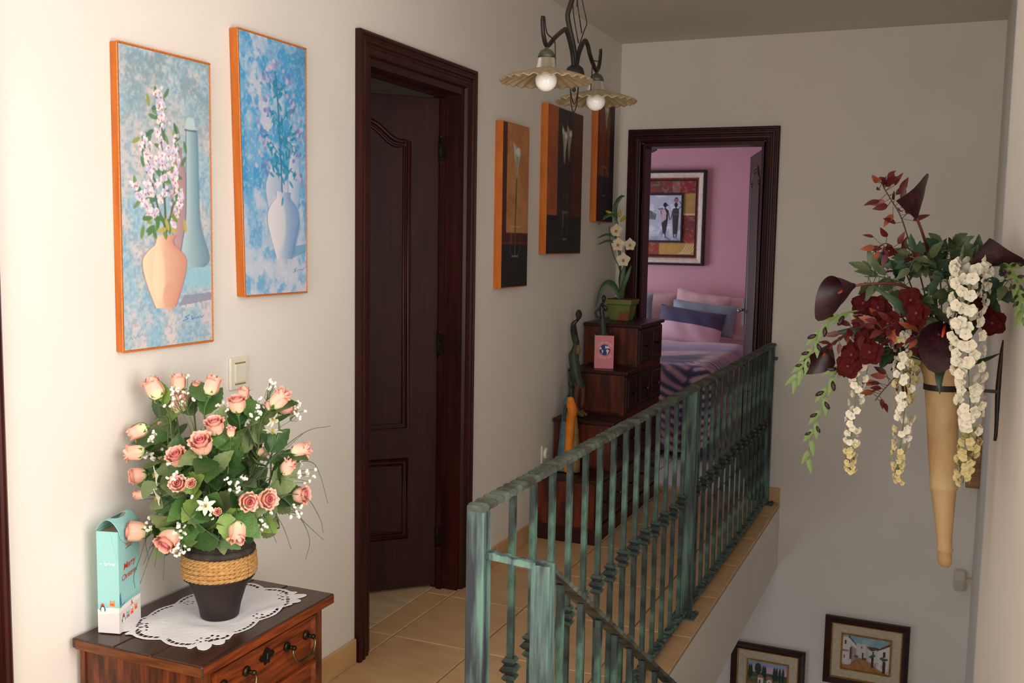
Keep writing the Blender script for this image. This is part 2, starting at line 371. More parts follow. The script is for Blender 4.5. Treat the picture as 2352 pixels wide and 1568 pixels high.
# bedroom
YW = 8.6
mb = MB(); mb.box((-2.2, YW, -.1), (1.5, 8.72, ZC)); struct('wall_bedroom_back', mb, 'pink_wall', label='dusty pink bedroom wall behind the bed')
mb = MB(); mb.box((1.38, 5.83, -.1), (1.5, YW, ZC)); struct('wall_bedroom_right', mb, 'pink_wall')
mb = MB(); mb.box((-2.2, 5.83, -.1), (-2.08, 6.5, ZC)); mb.box((-2.2, 7.8, -.1), (-2.08, YW, ZC)); mb.box((-2.2, 6.5, -.1), (-2.08, 7.8, .45)); mb.box((-2.2, 6.5, 1.75), (-2.08, 7.8, ZC)); struct('wall_bedroom_left', mb, 'pink_wall')
window('window_2', (-2.16, 6.5, .45), (-2.12, 7.8, 1.75), 0)
mb = MB(); mb.box((-2.1, 5.83, -.03), (1.4, YW, -.006)); mb.box((.147, YB-.01, -.03), (.828, 5.83, -.006)); fb = struct('floor_bedroom', mb, 'grout', label='pale tiled bedroom floor')
tiles([-2.08, -1.63, -1.18, -.73, -.28, .17, .62, 1.07, 1.38], [5.84, 6.07, 6.52, 6.97, 7.42, 7.87, 8.32, 8.59], 'white_tile', fb)
tiles([.15, .62, .826], [5.702, 5.836], 'tile', fb)
# dim side room behind the left door
mb = MB(); mb.box((-2.7, 2.2, -.1), (-2.6, 5.7, ZC)); mb.box((-2.7, 2.1, -.1), (-.12, 2.2, ZC)); mb.box((-2.7, 5.6, -.1), (-.12, 5.7, ZC)); struct('wall_sideroom', mb, 'dim_wall')
# downstairs
mb = MB(); mb.box((-.1, -1.7, ZL-.1), (2.4, YB, ZL)); struct('floor_downstairs', mb, 'stair_tile')
window('window_3', (.005, 4.0, -2.05), (.04, 5.0, -1.05), 0)
st = thing('stair_steps', 'tiled steps descending towards the end wall', None, (1.45, 1.8, 0), kind='structure')
for k in range(11):
    b = MB(); x1 = 1.89 if k < 3 else 1.99; b.box((1.005, 1.8+.27*k, -.18*(k+1)-.2), (x1, 1.8+.27*(k+1)+.02, -.18*(k+1))); mk('step', b, 'stair_tile', st, bevel=.006)
b = MB(); b.box((1.005, 1.8+.27*11+.02, -2.36), (1.99, YB, -2.16)); mk('stair_landing', b, 'stair_tile', st)
# baseboards
def bboard(name, runs):
    t = thing(name, 'beige tile skirting along the wall', None, runs[0][0], kind='structure')
    for a, b_ in runs:
        b = MB(); b.box(a, b_); mk('skirting_tile', b, 'tile_base', t, bevel=.003)
H_ = .086
bboard('baseboard_left', [((.0, y0, 0), (.012, y1, H_)) for y0, y1 in ((1.49, 1.93), (1.934, 2.386), (2.39, 2.846), (3.745, 4.015), (4.019, 4.47), (4.474, 4.93), (4.934, 5.39), (5.394, 5.70))])
bboard('baseboard_back', [((.012, YB-.012, 0), (.055, YB, H_)), ((.92, YB-.012, 0), (.999, YB, H_))])
# door casings -------------------------------------------------------
PROF = [(0, 0), (0, .020), (.006, .024), (.013, .024), (.017, .019), (.023, .019), (.027, .022), (.036, .022), (.041, .016), (.047, .016), (.051, .013), (.060, .012), (.066, .014), (.072, .012), (.076, .006), (.078, 0)]
def casing(p0, p1, ztop, fn):
    b = MB(); n = len(PROF)
    for w, d in PROF: b.v += [Vector(fn(p0+w, 0, d)), Vector(fn(p0+w, ztop-w, d)), Vector(fn(p1-w, ztop-w, d)), Vector(fn(p1-w, 0, d))]
    for i in range(n-1):
        for k in range(3): b.f.append((i*4+k, i*4+k+1, (i+1)*4+k+1, (i+1)*4+k))
    b.f += [tuple(i*4 for i in range(n)), tuple(i*4+3 for i in range(n))]
    return b
def leaf(par, hinge, d, nrm, width, z1, name='door_leaf', m='mahogany_leaf', handle=None):
    d = Vector((d[0], d[1], 0)).normalized(); nv = Vector((nrm[0], nrm[1], 0)).normalized(); h = Vector((hinge[0], hinge[1], 0))
    P = lambda u, z, n: h+d*u+nv*n+Vector((0, 0, z))
    b = MB(); z0 = .012
    b.add([P(u, z, n) for z in (z0, z1) for u, n in ((0, 0), (width, 0), (width, -.038), (0, -.038))], [(0, 1, 2, 3), (4, 7, 6, 5), (0, 4, 5, 1), (1, 5, 6, 2), (2, 6, 7, 3), (3, 7, 4, 0)])
    lf = mk(name, b, m, par, bevel=.002)
    u0, u1 = .125, width-.125
    def top(s):   # ogee arch
        q = abs(s-.5)*2; return 1.825+.075*(1 if q < .25 else (0 if q > .85 else .5+.5*math.cos(math.pi*(q-.25)/.6)))
    def outline(g, arch):
        if arch: pts = [(u0+g, .68+g)]+[(u1-g, .68+g)]+[(u1-g-(u1-u0-2*g)*s, top(s)-g) for s in np.linspace(0, 1, 25)]
        else: pts = [(u0+g, .228+g), (u1-g, .228+g), (u1-g, .55-g), (u0+g, .55-g)]
        return pts
    for arch in (True, False):
        for side in (0, 1):
            nn = lambda v: v if side == 0 else -.038-v
            b = MB(); o2 = outline(.034, arch); b.prism([P(u, z, nn(-.001)) for u, z in o2], nv*(.006 if side == 0 else -.006)); pn = mk('door_panel', b, m, lf)
            b = MB(); b.tube([P(u, z, nn(.001)) for u, z in outline(0, arch)], .0095, 8, closed=True); b.tube([P(u, z, nn(.001)) for u, z in outline(.019, arch)], .0065, 8, closed=True)
            mk('panel_moulding', b, 'mahogany', lf, smooth=True)
    if handle is not None:
        for sgn in (1, -1):
            o = .0 if sgn > 0 else -.038
            b = MB(); uu = width-.055; b.tube([P(uu, 1.03, o), P(uu, 1.03, o+sgn*.05)], .009, 10); b.tube([P(uu, 1.03, o+sgn*.045), P(uu-.11, 1.03, o+sgn*.05)], [.010, .008], 10); mk('door_handle', b, 'chrome', lf, smooth=True)
            b = MB(); b.tube([P(uu, .93, o+sgn*.003), P(uu, 1.1, o+sgn*.003)], .018, 8); mk('handle_plate', b, 'chrome', lf)
        b = MB(); b.add([P(width+.0015, z, n) for z in (.92, 1.14) for n in (-.008, -.03)], [(0, 1, 3, 2)]); mk('lock_plate', b, 'chrome', lf)
    return lf
d1 = thing('door_1', 'dark mahogany door standing ajar in the left wall', None, (0, 3.29, 0), kind='structure')
mk('casing', casing(2.85, 3.733, 2.115, lambda w, z, d: (d, w, z)), 'mahogany', d1)
b = MB(); b.box((-.125, 2.925, 0), (.0, 2.947, 2.042)); b.box((-.125, 3.633, 0), (.0, 3.655, 2.042)); b.box((-.125, 2.947, 2.012), (0, 3.633, 2.042)); mk('jamb', b, 'mahogany', d1)
b = MB(); b.box((-.088, 3.618, 0), (-.066, 3.634, 2.012)); b.box((-.088, 2.947, 0), (-.066, 2.960, 2.012)); b.box((-.088, 2.96, 2.0), (-.066, 3.618, 2.013)); mk('door_stop', b, 'mahogany', d1)
lf = leaf(d1, (-.098, 3.632), (-.715, -.70), (.70, -.715), .69, 2.003)
for z in (1.80, 1.02, .22):
    b = MB(); b.tube([(-.086, 3.622, z-.045), (-.086, 3.622, z+.045)], .0065, 8); b.ball((-.086, 3.622, z+.05), .007); b.ball((-.086, 3.622, z-.05), .007); hg = mk('hinge', b, 'darkbrass', d1, smooth=True)
    b = MB(); b.box((-.092, 3.6165, z-.045), (-.062, 3.6185, z+.045)); mk('hinge_plate', b, 'darkbrass', hg)
d2 = thing('door_2', 'dark mahogany doorway casing around the open bedroom door', None, (.49, YB, 0), kind='structure')
mk('casing', casing(.059, .916, 2.09, lambda w, z, d: (w, YB-d, z)), 'mahogany', d2)
b = MB(); b.box((.137, YB, 0), (.157, 5.84, 2.01)); b.box((.818, YB, 0), (.838, 5.84, 2.01)); b.box((.157, YB, 1.992), (.818, 5.84, 2.014)); mk('jamb', b, 'mahogany', d2)
leaf(d2, (.812, 5.85), (-.29, .957), (-.957, -.29), .67, 1.99, handle=True)
d3 = thing('door_3', 'red-brown door casing at the very left edge of the photo', None, (0, 1.0, 0), kind='structure')
mk('casing', casing(.60, 1.476, 2.115, lambda w, z, d: (d, w, z)), 'mahogany', d3)
leaf(d3, (.004, 1.40), (0, -1), (1, 0), .725, 2.03)

# ================================================================== PAINTED PICTURES (flat prints, painted in code onto a fine grid)
def vnoise(ny, nx, sy, sx, seed, octv=4):
    r = np.random.default_rng(seed); out = np.zeros((ny, nx)); amp = 1; tot = 0
    for o in range(octv):
        gy, gx = max(2, int(sy*2**o))+2, max(2, int(sx*2**o))+2; g = r.random((gy, gx))
        y = np.linspace(0, gy-1.001, ny); x = np.linspace(0, gx-1.001, nx); y0 = y.astype(int); x0 = x.astype(int); fy = (y-y0)[:, None]; fx = (x-x0)[None]
        fy = fy*fy*(3-2*fy); fx = fx*fx*(3-2*fx); a = g[y0][:, x0]; b = g[y0][:, x0+1]; c = g[y0+1][:, x0]; d = g[y0+1][:, x0+1]
        out += amp*((a*(1-fx)+b*fx)*(1-fy)+(c*(1-fx)+d*fx)*fy); tot += amp; amp *= .55
    return out/tot
def sm(a, b, x): t = np.clip((x-a)/(b-a+1e-9), 0, 1); return t*t*(3-2*t)
class Art:
    def __init__(s, nx, ny, base, asp):
        s.nx, s.ny, s.asp = nx, ny, asp; s.u = np.linspace(0, 1, nx)[None]*np.ones((ny, 1)); s.v = np.linspace(0, 1, ny)[:, None]*np.ones((1, nx)); s.y = s.v*asp
        s.img = np.ones((ny, nx, 3))*np.array(base, float)
    def mix(s, m, c): m = np.clip(m, 0, 1)[..., None]; s.img = s.img*(1-m)+np.array(c, float)*m
    def noise(s, sx, seed, octv=4): return vnoise(s.ny, s.nx, sx*s.asp, sx, seed, octv)
    def rect(s, u0, u1, v0, v1, c, a=1, e=.004):
        s.mix(a*sm(u0-e, u0+e, s.u)*(1-sm(u1-e, u1+e, s.u))*sm(v0-e, v0+e, s.v)*(1-sm(v1-e, v1+e, s.v)), c)
    def ell(s, u, v, ru, rv, c, a=1, e=.12):
        d = np.sqrt(((s.u-u)/ru)**2+((s.v-v)/rv)**2); s.mix(a*(1-sm(1-e, 1+e, d)), c)
    def prof(s, cu, pts, cl, cr, e=.012, edge=None, a=1):
        q3 = crom([Vector((p[0], p[1], p[2] if len(p) > 2 else 0)) for p in pts], 6); pts = [(q.x, max(0, q.y), q.z) for q in q3]; vs = list(np.maximum.accumulate([p[0] for p in pts])); hw = np.interp(s.v, vs, [p[1] for p in pts], left=0, right=0); cc = np.interp(s.v, vs, [p[2] if len(p) > 2 else 0 for p in pts])
        x = s.u-cu-cc; ins = (1-sm(hw-e, hw+e*.3, np.abs(x)))*(s.v >= vs[0])*(s.v <= vs[-1])*(hw > 0)
        t = np.clip(x/(hw+1e-6)*.5+.5, 0, 1)[..., None]; col = np.array(cl, float)*(1-t)+np.array(cr, float)*t
        m = (ins*a)[..., None]; s.img = s.img*(1-m)+col*m
        if edge is not None: s.mix(.55*a*(1-sm(0, e*1.3, np.abs(np.abs(x)-hw)))*(s.v >= vs[0])*(s.v <= vs[-1])*(hw > 0), edge)
    def stroke(s, pts, w, c, a=1):
        for (u0, v0), (u1, v1) in zip(pts[:-1], pts[1:]):
            ax, ay, bx, by = u0, v0*s.asp, u1, v1*s.asp; j0, j1 = int((min(u0, u1)-w*2)*s.nx), int((max(u0, u1)+w*2)*s.nx)+2; i0, i1 = int((min(ay, by)-w*2)/s.asp*s.ny), int((max(ay, by)+w*2)/s.asp*s.ny)+2
            j0, i0 = max(0, j0), max(0, i0)
            if i1 <= i0 or j1 <= j0: continue
            X = s.u[i0:i1, j0:j1]; Yy = s.y[i0:i1, j0:j1]
            if X.size == 0: continue
            dx, dy = bx-ax, by-ay; t = np.clip(((X-ax)*dx+(Yy-ay)*dy)/(dx*dx+dy*dy+1e-9), 0, 1); d = np.hypot(X-ax-t*dx, Yy-ay-t*dy); m = (a*(1-sm(w*.6, w*1.25, d)))[..., None]
            s.img[i0:i1, j0:j1] = s.img[i0:i1, j0:j1]*(1-m)+np.array(c, float)*m
    def dab(s, u, v, r1, r2, ang, c, a=1):
        y = v*s.asp; R = max(r1, r2)*1.3; j0, j1 = max(0, int((u-R)*s.nx)), int((u+R)*s.nx)+2; i0, i1 = max(0, int((y-R)/s.asp*s.ny)), int((y+R)/s.asp*s.ny)+2
        X = s.u[i0:i1, j0:j1]-u; Yy = s.y[i0:i1, j0:j1]-y
        if X.size == 0: return
        ca, sa = math.cos(ang), math.sin(ang); d = np.hypot((X*ca+Yy*sa)/r1, (-X*sa+Yy*ca)/r2); m = (a*(1-sm(.75, 1.15, d)))[..., None]
        s.img[i0:i1, j0:j1] = s.img[i0:i1, j0:j1]*(1-m)+np.array(c, float)*m
    def poly(s, pts, c, a=1):
        ins = np.zeros(s.u.shape, bool); n = len(pts)
        for i in range(n):
            (x0, y0), (x1, y1) = pts[i], pts[(i+1) % n]; cond = ((y0 > s.v) != (y1 > s.v)); ins ^= cond & (s.u < (x1-x0)*(s.v-y0)/((y1-y0) or 1e-9)+x0)
        s.mix(ins*a, c)
def art_peach():
    A = Art(190, 420, (168, 194, 208), 2.24); n = A.noise(5, 1); n2 = A.noise(9, 2); n3 = A.noise(40, 3, 2)
    A.mix(sm(.5, .75, n), (210, 203, 205)); A.mix(.8*sm(.5, .68, n2)*sm(.45, .1, A.v), (222, 204, 206)); A.mix(.7*sm(.52, .7, 1-n)*(1-sm(.5, .8, A.v)), (142, 188, 216))
    A.mix(.75*sm(.6, .95, A.v)*sm(.3, .6, n2), (136, 162, 172)); A.mix(.5*(1-sm(.1, .35, np.hypot(A.u-.45, (A.v-.7)*1.6))), (216, 196, 190)); A.mix(.35*sm(.55, .7, n3), (120, 150, 170)); A.mix(.35*sm(.6, .75, 1-n3), (232, 216, 206))
    A.rect(.62, 1, .20, .275, (150, 206, 222), .75, .02); A.poly([(.60, .135), (1, .15), (1, .178), (.66, .172)], (146, 148, 168), .85)
    A.prof(.63, [(.30, .05), (.36, .085), (.5, .10), (.58, .085), (.66, .03), (.69, .03)], (202, 166, 160), (170, 140, 148), edge=(140, 112, 130))
    A.prof(.78, [(.27, .10, .02), (.285, .16, .02), (.31, .175, .02), (.36, .14, .01), (.42, .095), (.5, .078), (.74, .068), (.752, .07)], (190, 212, 216), (116, 152, 168), edge=(92, 116, 142))
    A.ell(.765, .778, .055, .023, (190, 214, 214)); A.stroke([(.70, .755), (.83, .755)], .008, (80, 100, 120), .7)
    A.prof(.45, [(.132, .11), (.138, .12), (.20, .19), (.25, .235), (.285, .25), (.31, .235), (.335, .17), (.35, .115), (.366, .10), (.378, .118), (.382, .118)], (252, 226, 190), (214, 150, 132), edge=(172, 112, 118))
    A.dab(.38, .25, .07, .22, 0, (253, 236, 206), .5); A.dab(.5, .17, .08, .12, 0, (226, 160, 134), .5)
    r = np.random.default_rng(3)
    A.stroke([(.47, .38), (.46, .48), (.44, .62), (.42, .78), (.42, .85)], .012, (96, 112, 88)); A.stroke([(.47, .40), (.38, .48), (.3, .6), (.24, .70)], .01, (96, 112, 88)); A.stroke([(.48, .40), (.56, .5), (.6, .6), (.6, .68)], .01, (96, 112, 88)); A.stroke([(.46, .42), (.3, .48), (.18, .53)], .008, (96, 112, 88))
    sp = [((.42, .86), (.45, .50), .045, 46), ((.23, .73), (.33, .52), .045, 26), ((.14, .545), (.36, .44), .045, 24), ((.58, .72), (.57, .54), .05, 26), ((.64, .52), (.54, .41), .03, 14)]
    for (a, b, w, k) in sp:
        for i in range(k//2):
            t = r.random(); u = a[0]+(b[0]-a[0])*t+r.normal(0, w*1.1); v = a[1]+(b[1]-a[1])*t+r.normal(0, .018); A.dab(u, v, .05, .018, r.random()*3, random.choice([(94, 132, 92), (72, 120, 100), (150, 160, 84), (120, 146, 96)]), .9)
        for i in range(k):
            t = r.random(); u = a[0]+(b[0]-a[0])*t+r.normal(0, w*(.4+.6*t)); v = a[1]+(b[1]-a[1])*t+r.normal(0, .008)
            for q in range(4): A.dab(u+r.normal(0, .016), v+r.normal(0, .007), .021, .014, r.random()*3, random.choice([(246, 242, 246), (226, 216, 234), (200, 198, 230), (240, 226, 230)]), .9)
            A.dab(u, v, .010, .010, 0, random.choice([(206, 120, 150), (196, 96, 90)]), .7)
    for i in range(16): A.dab(.44+r.normal(0, .10), .42+r.normal(0, .025), .055, .02, r.random()*3, random.choice([(92, 132, 84), (120, 148, 76), (196, 176, 96)]), .95)
    A.stroke([(.72, .100), (.67, .094), (.71, .088), (.64, .080)], .004, (84, 140, 190)); A.stroke([(.76, .097), (.745, .092), (.765, .088), (.745, .084), (.775, .085), (.79, .091), (.80, .085), (.82, .091), (.835, .086), (.85, .092), (.865, .087), (.90, .095)], .0035, (84, 140, 190))
    A.stroke([(.04, .03), (.07, .042), (.08, .034), (.10, .046), (.115, .036), (.14, .048), (.15, .04), (.19, .05), (.2, .042)], .003, (120, 148, 166), .7)
    return A
def art_blue():
    A = Art(150, 340, (120, 178, 220), 2.27); n = A.noise(4, 11); n2 = A.noise(8, 12); n3 = A.noise(34, 13, 2)
    A.mix(sm(.42, .68, n), (196, 204, 224)); A.mix(.85*sm(.5, .62, 1-n2)*sm(.15, .4, A.v), (74, 158, 214)); A.mix(.9*sm(.4, .1, A.v)*sm(.35, .6, n2), (206, 210, 226)); A.mix(.6*(1-sm(.0, .25, A.u))*sm(.3, .5, A.v)*(1-sm(.55, .7, A.v)), (62, 150, 210)); A.mix(.35*sm(.55, .7, n3), (222, 222, 232))
    A.mix(.7*sm(.75, 1, A.u)*sm(.75, 1, A.v), (70, 140, 184)); A.poly([(.70, .135), (1, .165), (1, .2), (.8, .19)], (104, 158, 200), .7)
    A.prof(.46, [(.33, .08), (.40, .12), (.44, .115), (.48, .07), (.5, .065), (.505, .075)], (206, 214, 230), (170, 190, 220), edge=(120, 150, 190)); A.prof(.80, [(.34, .06), (.42, .10), (.52, .09), (.58, .05), (.61, .05)], (214, 220, 232), (150, 184, 220), edge=(120, 156, 200))
    A.prof(.62, [(.138, .135), (.15, .14), (.21, .20), (.27, .255), (.30, .265), (.33, .25), (.36, .19), (.38, .125), (.395, .11), (.405, .118), (.41, .118)], (234, 230, 234), (120, 158, 204), edge=(110, 146, 190)); A.dab(.52, .28, .14, .26, 0, (238, 230, 232), .6)
    A.poly([(.80, .15), (.9, .27), (.88, .31), (.75, .16)], (90, 142, 196), .35)
    r = np.random.default_rng(4); A.stroke([(.60, .41), (.58, .55), (.56, .70), (.53, .85), (.50, .9)], .011, (70, 130, 160))
    br = [((.58, .55), (.30, .62)), ((.58, .52), (.34, .51)), ((.57, .62), (.86, .58)), ((.58, .50), (.9, .47)), ((.56, .68), (.36, .73)), ((.56, .66), (.8, .76)), ((.54, .8), (.4, .84)), ((.54, .78), (.68, .84)), ((.57, .6), (.9, .66))]
    for a, b in br:
        A.stroke([a, ((a[0]+b[0])/2, (a[1]+b[1])/2+.012), b], .006, (66, 134, 168))
        for i in range(9):
            t = r.random()*.8; A.dab(a[0]+(b[0]-a[0])*t+r.normal(0, .03), a[1]+(b[1]-a[1])*t+r.normal(0, .012), .045, .014, r.random()*3, random.choice([(46, 140, 178), (60, 150, 190), (80, 160, 190)]), .95)
        for i in range(13): A.dab(b[0]+r.normal(0, .05), b[1]+r.normal(0, .028), .026, .02, r.random()*3, random.choice([(140, 150, 204), (190, 184, 218), (112, 136, 198), (206, 194, 220)]), .85)
    for i in range(14): A.dab(.5+r.normal(0, .05), .9+r.normal(0, .02), .026, .02, 0, random.choice([(170, 176, 216), (212, 196, 220), (140, 156, 210)]), .9)
    for i in range(22): A.dab(.6+r.normal(0, .09), .55+r.normal(0, .06), .045, .015, r.random()*3, random.choice([(46, 140, 178), (60, 150, 190)]), .9)
    A.stroke([(.82, .098), (.79, .093), (.82, .088), (.77, .082)], .004, (90, 138, 184)); A.stroke([(.84, .088), (.86, .094), (.875, .088), (.9, .094), (.92, .09), (.96, .098)], .0035, (90, 138, 184))
    return A
def calla_art(A, u, v, h, tilt=0., alpha=1., w=1., gold=False):   # a painted calla: pale spathe, green throat
    wh = (222, 224, 222) if not gold else (186, 148, 84)
    A.prof(u, [(v-h*.95, .012), (v-h*.5, .05*w), (v-h*.25, .10*w), (v, .13*w), (v+h*.12, .10*w, -.04), (v+h*.3, .03*w, -.14*w), (v+h*.42, .006, -.2*w)], wh, (166, 176, 168), e=.02, a=alpha)
    A.prof(u-.03, [(v-h*.95, .01), (v-h*.5, .045*w), (v-h*.1, .06*w), (v+h*.05, .02)], (206, 190, 130), (110, 126, 86), e=.02, a=.8*alpha)
    A.dab(u+.03, v+h*.04, .09*w, .07*w, .3, (244, 244, 246), .7*alpha)
def tube_glass(A, u, hw, v0, v1, vw, c=(178, 190, 192)):
    for sg in (-1, 1): A.stroke([(u+sg*hw*.75, v1), (u+sg*hw, (v0+v1)/2), (u+sg*hw, v0+.04), (u+sg*hw*.55, v0)], .010, c, .2)
    A.stroke([(u-hw*.75, v1), (u+hw*.75, v1)], .010, c, .22); A.stroke([(u-hw, vw), (u+hw, vw)], .012, (226, 232, 232), .3); A.stroke([(u-hw*.6, v0), (u+hw*.6, v0)], .014, c, .6)
    A.stroke([(u-hw*.7, vw-.015), (u-hw*.7, vw-.1)], .02, (220, 226, 228), .25)
def art_calla_tan():
    A = Art(64, 230, (196, 136, 84), 2.4); A.mix(.7*sm(.4, .7, A.noise(5, 21)), (178, 112, 62)); A.mix(.4*sm(.5, .75, A.noise(10, 22)), (210, 156, 104)); A.rect(-.1, .15, .33, 1.1, (84, 42, 38)); A.rect(-.1, 1.1, .27, .335, (82, 34, 34)); A.rect(-.1, 1.1, -.1, .27, (34, 34, 36)); A.mix(.5*sm(.5, .7, A.noise(6, 23))*(A.v < .27), (52, 48, 46)); A.stroke([(0, .27), (1, .27)], .02, (110, 50, 42), .7)
    A.stroke([(.5, .2), (.5, .45), (.52, .68)], .022, (74, 92, 62)); calla_art(A, .54, .83, .17); tube_glass(A, .5, .19, .19, .48, .375); return A
def art_calla_pair():
    A = Art(84, 220, (58, 42, 42), 1.42); A.mix(.5*sm(.5, .7, A.noise(6, 31)), (76, 50, 46)); A.rect(-.1, .27, .26, 1.1, (178, 98, 56)); A.mix(.6*sm(.4, .65, A.noise(6, 32))*(A.u < .27), (152, 78, 48)); A.rect(.72, 1.1, .26, 1.1, (92, 46, 38)); A.mix(.5*sm(.5, .7, A.noise(7, 33))*(A.u > .7), (66, 34, 32)); A.rect(-.1, 1.1, -.1, .262, (36, 36, 38)); A.mix(.5*sm(.5, .7, A.noise(6, 34))*(A.v < .26), (54, 52, 50))
    for u in (.5, .54): A.stroke([(.52, .12), (u, .6)], .012, (50, 50, 44), .8)
    calla_art(A, .47, .82, .2, w=.55); calla_art(A, .60, .84, .2, w=.5, gold=True); tube_glass(A, .51, .075, .1, .42, .29, (140, 146, 146)); return A
def art_calla_red():
    A = Art(60, 200, (138, 72, 42), 2.4); A.mix(.6*sm(.4, .65, A.noise(5, 41)), (116, 56, 36)); A.rect(-.1, .08, .35, 1.1, (92, 50, 34)); A.rect(.72, 1.1, -.1, 1.1, (42, 34, 40)); A.rect(-.1, .72, -.1, .35, (40, 38, 42)); A.rect(-.1, .28, -.1, .35, (70, 36, 40)); A.mix(.4*sm(.5, .7, A.noise(6, 42))*(A.v < .35), (58, 54, 54))
    A.stroke([(.46, .3), (.5, .7)], .02, (74, 60, 48)); calla_art(A, .5, .87, .16); tube_glass(A, .42, .15, .2, .5, .42, (150, 150, 146)); return A
def art_figures():
    A = Art(150, 170, (186, 190, 210), 1.15); n = A.noise(6, 51); A.mix(sm(.45, .7, n), (226, 226, 236)); A.mix(.6*sm(.5, .7, 1-n)*(1-sm(.2, .5, A.v)), (140, 146, 176)); A.mix(.5*sm(.3, 0, A.v), (128, 132, 160)); A.mix(.35*sm(.6, .75, A.noise(26, 52, 2)), (170, 178, 204))
    A.poly([(.0, .49), (.22, .47), (.38, .46), (.40, .58), (.32, .62), (.26, .66), (.1, .67), (0, .66)], (98, 102, 112)); A.mix(.5*sm(.5, .6, A.noise(20, 53, 2))*(A.u < .4)*(A.v > .46)*(A.v < .67), (150, 154, 164)); A.rect(.2, .235, .48, .59, (40, 40, 44))
    A.poly([(.60, .09), (.70, .02), (.78, .01), (.64, .11)], (104, 108, 128), .8); A.poly([(.80, .09), (.92, .03), (.99, .0), (.84, .11)], (104, 108, 128), .8)
    A.prof(.60, [(.14, .03), (.2, .045), (.4, .075), (.55, .085), (.66, .08), (.70, .045)], (60, 58, 66), (44, 42, 50)); A.poly([(.52, .39), (.63, .47), (.64, .60), (.60, .7), (.55, .69), (.51, .6), (.505, .48)], (202, 170, 190)); A.ell(.605, .78, .045, .05, (34, 30, 32)); A.stroke([(.605, .74), (.61, .69)], .016, (34, 30, 32)); A.poly([(.63, .81), (.70, .77), (.64, .76)], (40, 36, 40))
    A.poly([(.42, .70), (.57, .73), (.54, .67), (.46, .67)], (132, 112, 140)); A.stroke([(.5, .66), (.52, .57)], .009, (50, 46, 52)); A.stroke([(.68, .66), (.72, .46)], .01, (44, 40, 46)); A.stroke([(.585, .15), (.59, .09)], .012, (230, 230, 236)); A.stroke([(.62, .15), (.625, .09)], .012, (60, 56, 62))
    A.prof(.86, [(.15, .055), (.2, .06), (.45, .075), (.62, .082), (.68, .075), (.71, .05)], (66, 60, 66), (46, 42, 48)); A.rect(.79, .94, .56, .6, (120, 96, 96), .5); A.rect(.79, .94, .64, .66, (110, 90, 90), .5); A.ell(.865, .78, .04, .05, (32, 28, 30)); A.stroke([(.865, .74), (.865, .7)], .015, (32, 28, 30)); A.ell(.87, .88, .058, .05, (150, 116, 120)); A.rect(.84, .9, .915, .94, (70, 56, 62))
    A.stroke([(.93, .69), (1.0, .77), (.95, .86)], .01, (60, 54, 60)); A.stroke([(.79, .66), (.75, .47)], .01, (60, 54, 60)); A.stroke([(.83, .15), (.83, .09)], .012, (60, 56, 62)); A.stroke([(.89, .15), (.89, .09)], .012, (60, 56, 62)); return A
def art_border():
    A = Art(120, 140, (120, 62, 54), 1.12); n = A.noise(7, 61); A.mix(sm(.45, .65, n), (146, 50, 48)); A.mix(.8*sm(.55, .7, 1-n), (98, 66, 56)); A.rect(.80, 1, .84, 1, (138, 44, 50))
    A.rect(.82, 1, .55, .83, (172, 136, 76)); A.rect(.0, .4, .84, 1, (150, 116, 66), .8); A.rect(.55, 1, 0, .16, (190, 146, 72)); A.rect(.82, 1, .3, .5, (118, 52, 52)); A.rect(.3, .55, 0, .16, (150, 62, 50)); A.rect(.82, 1, .535, .56, (222, 206, 190), .8); A.rect(.7, .8, .84, 1, (150, 110, 100), .7)
    A.mix(.35*sm(.55, .7, A.noise(30, 62, 2)), (206, 170, 120))
    for k in range(5):
        A.stroke([(x, .88+k*.022+.012*math.sin(x*62)) for x in np.linspace(.02, .3, 26)], .006, (216, 196, 150), .8); A.stroke([(.80+.03*k+.1*t, .02+.12*t*t) for t in np.linspace(0, 1, 8)], .006, (226, 206, 160), .8)
    return A
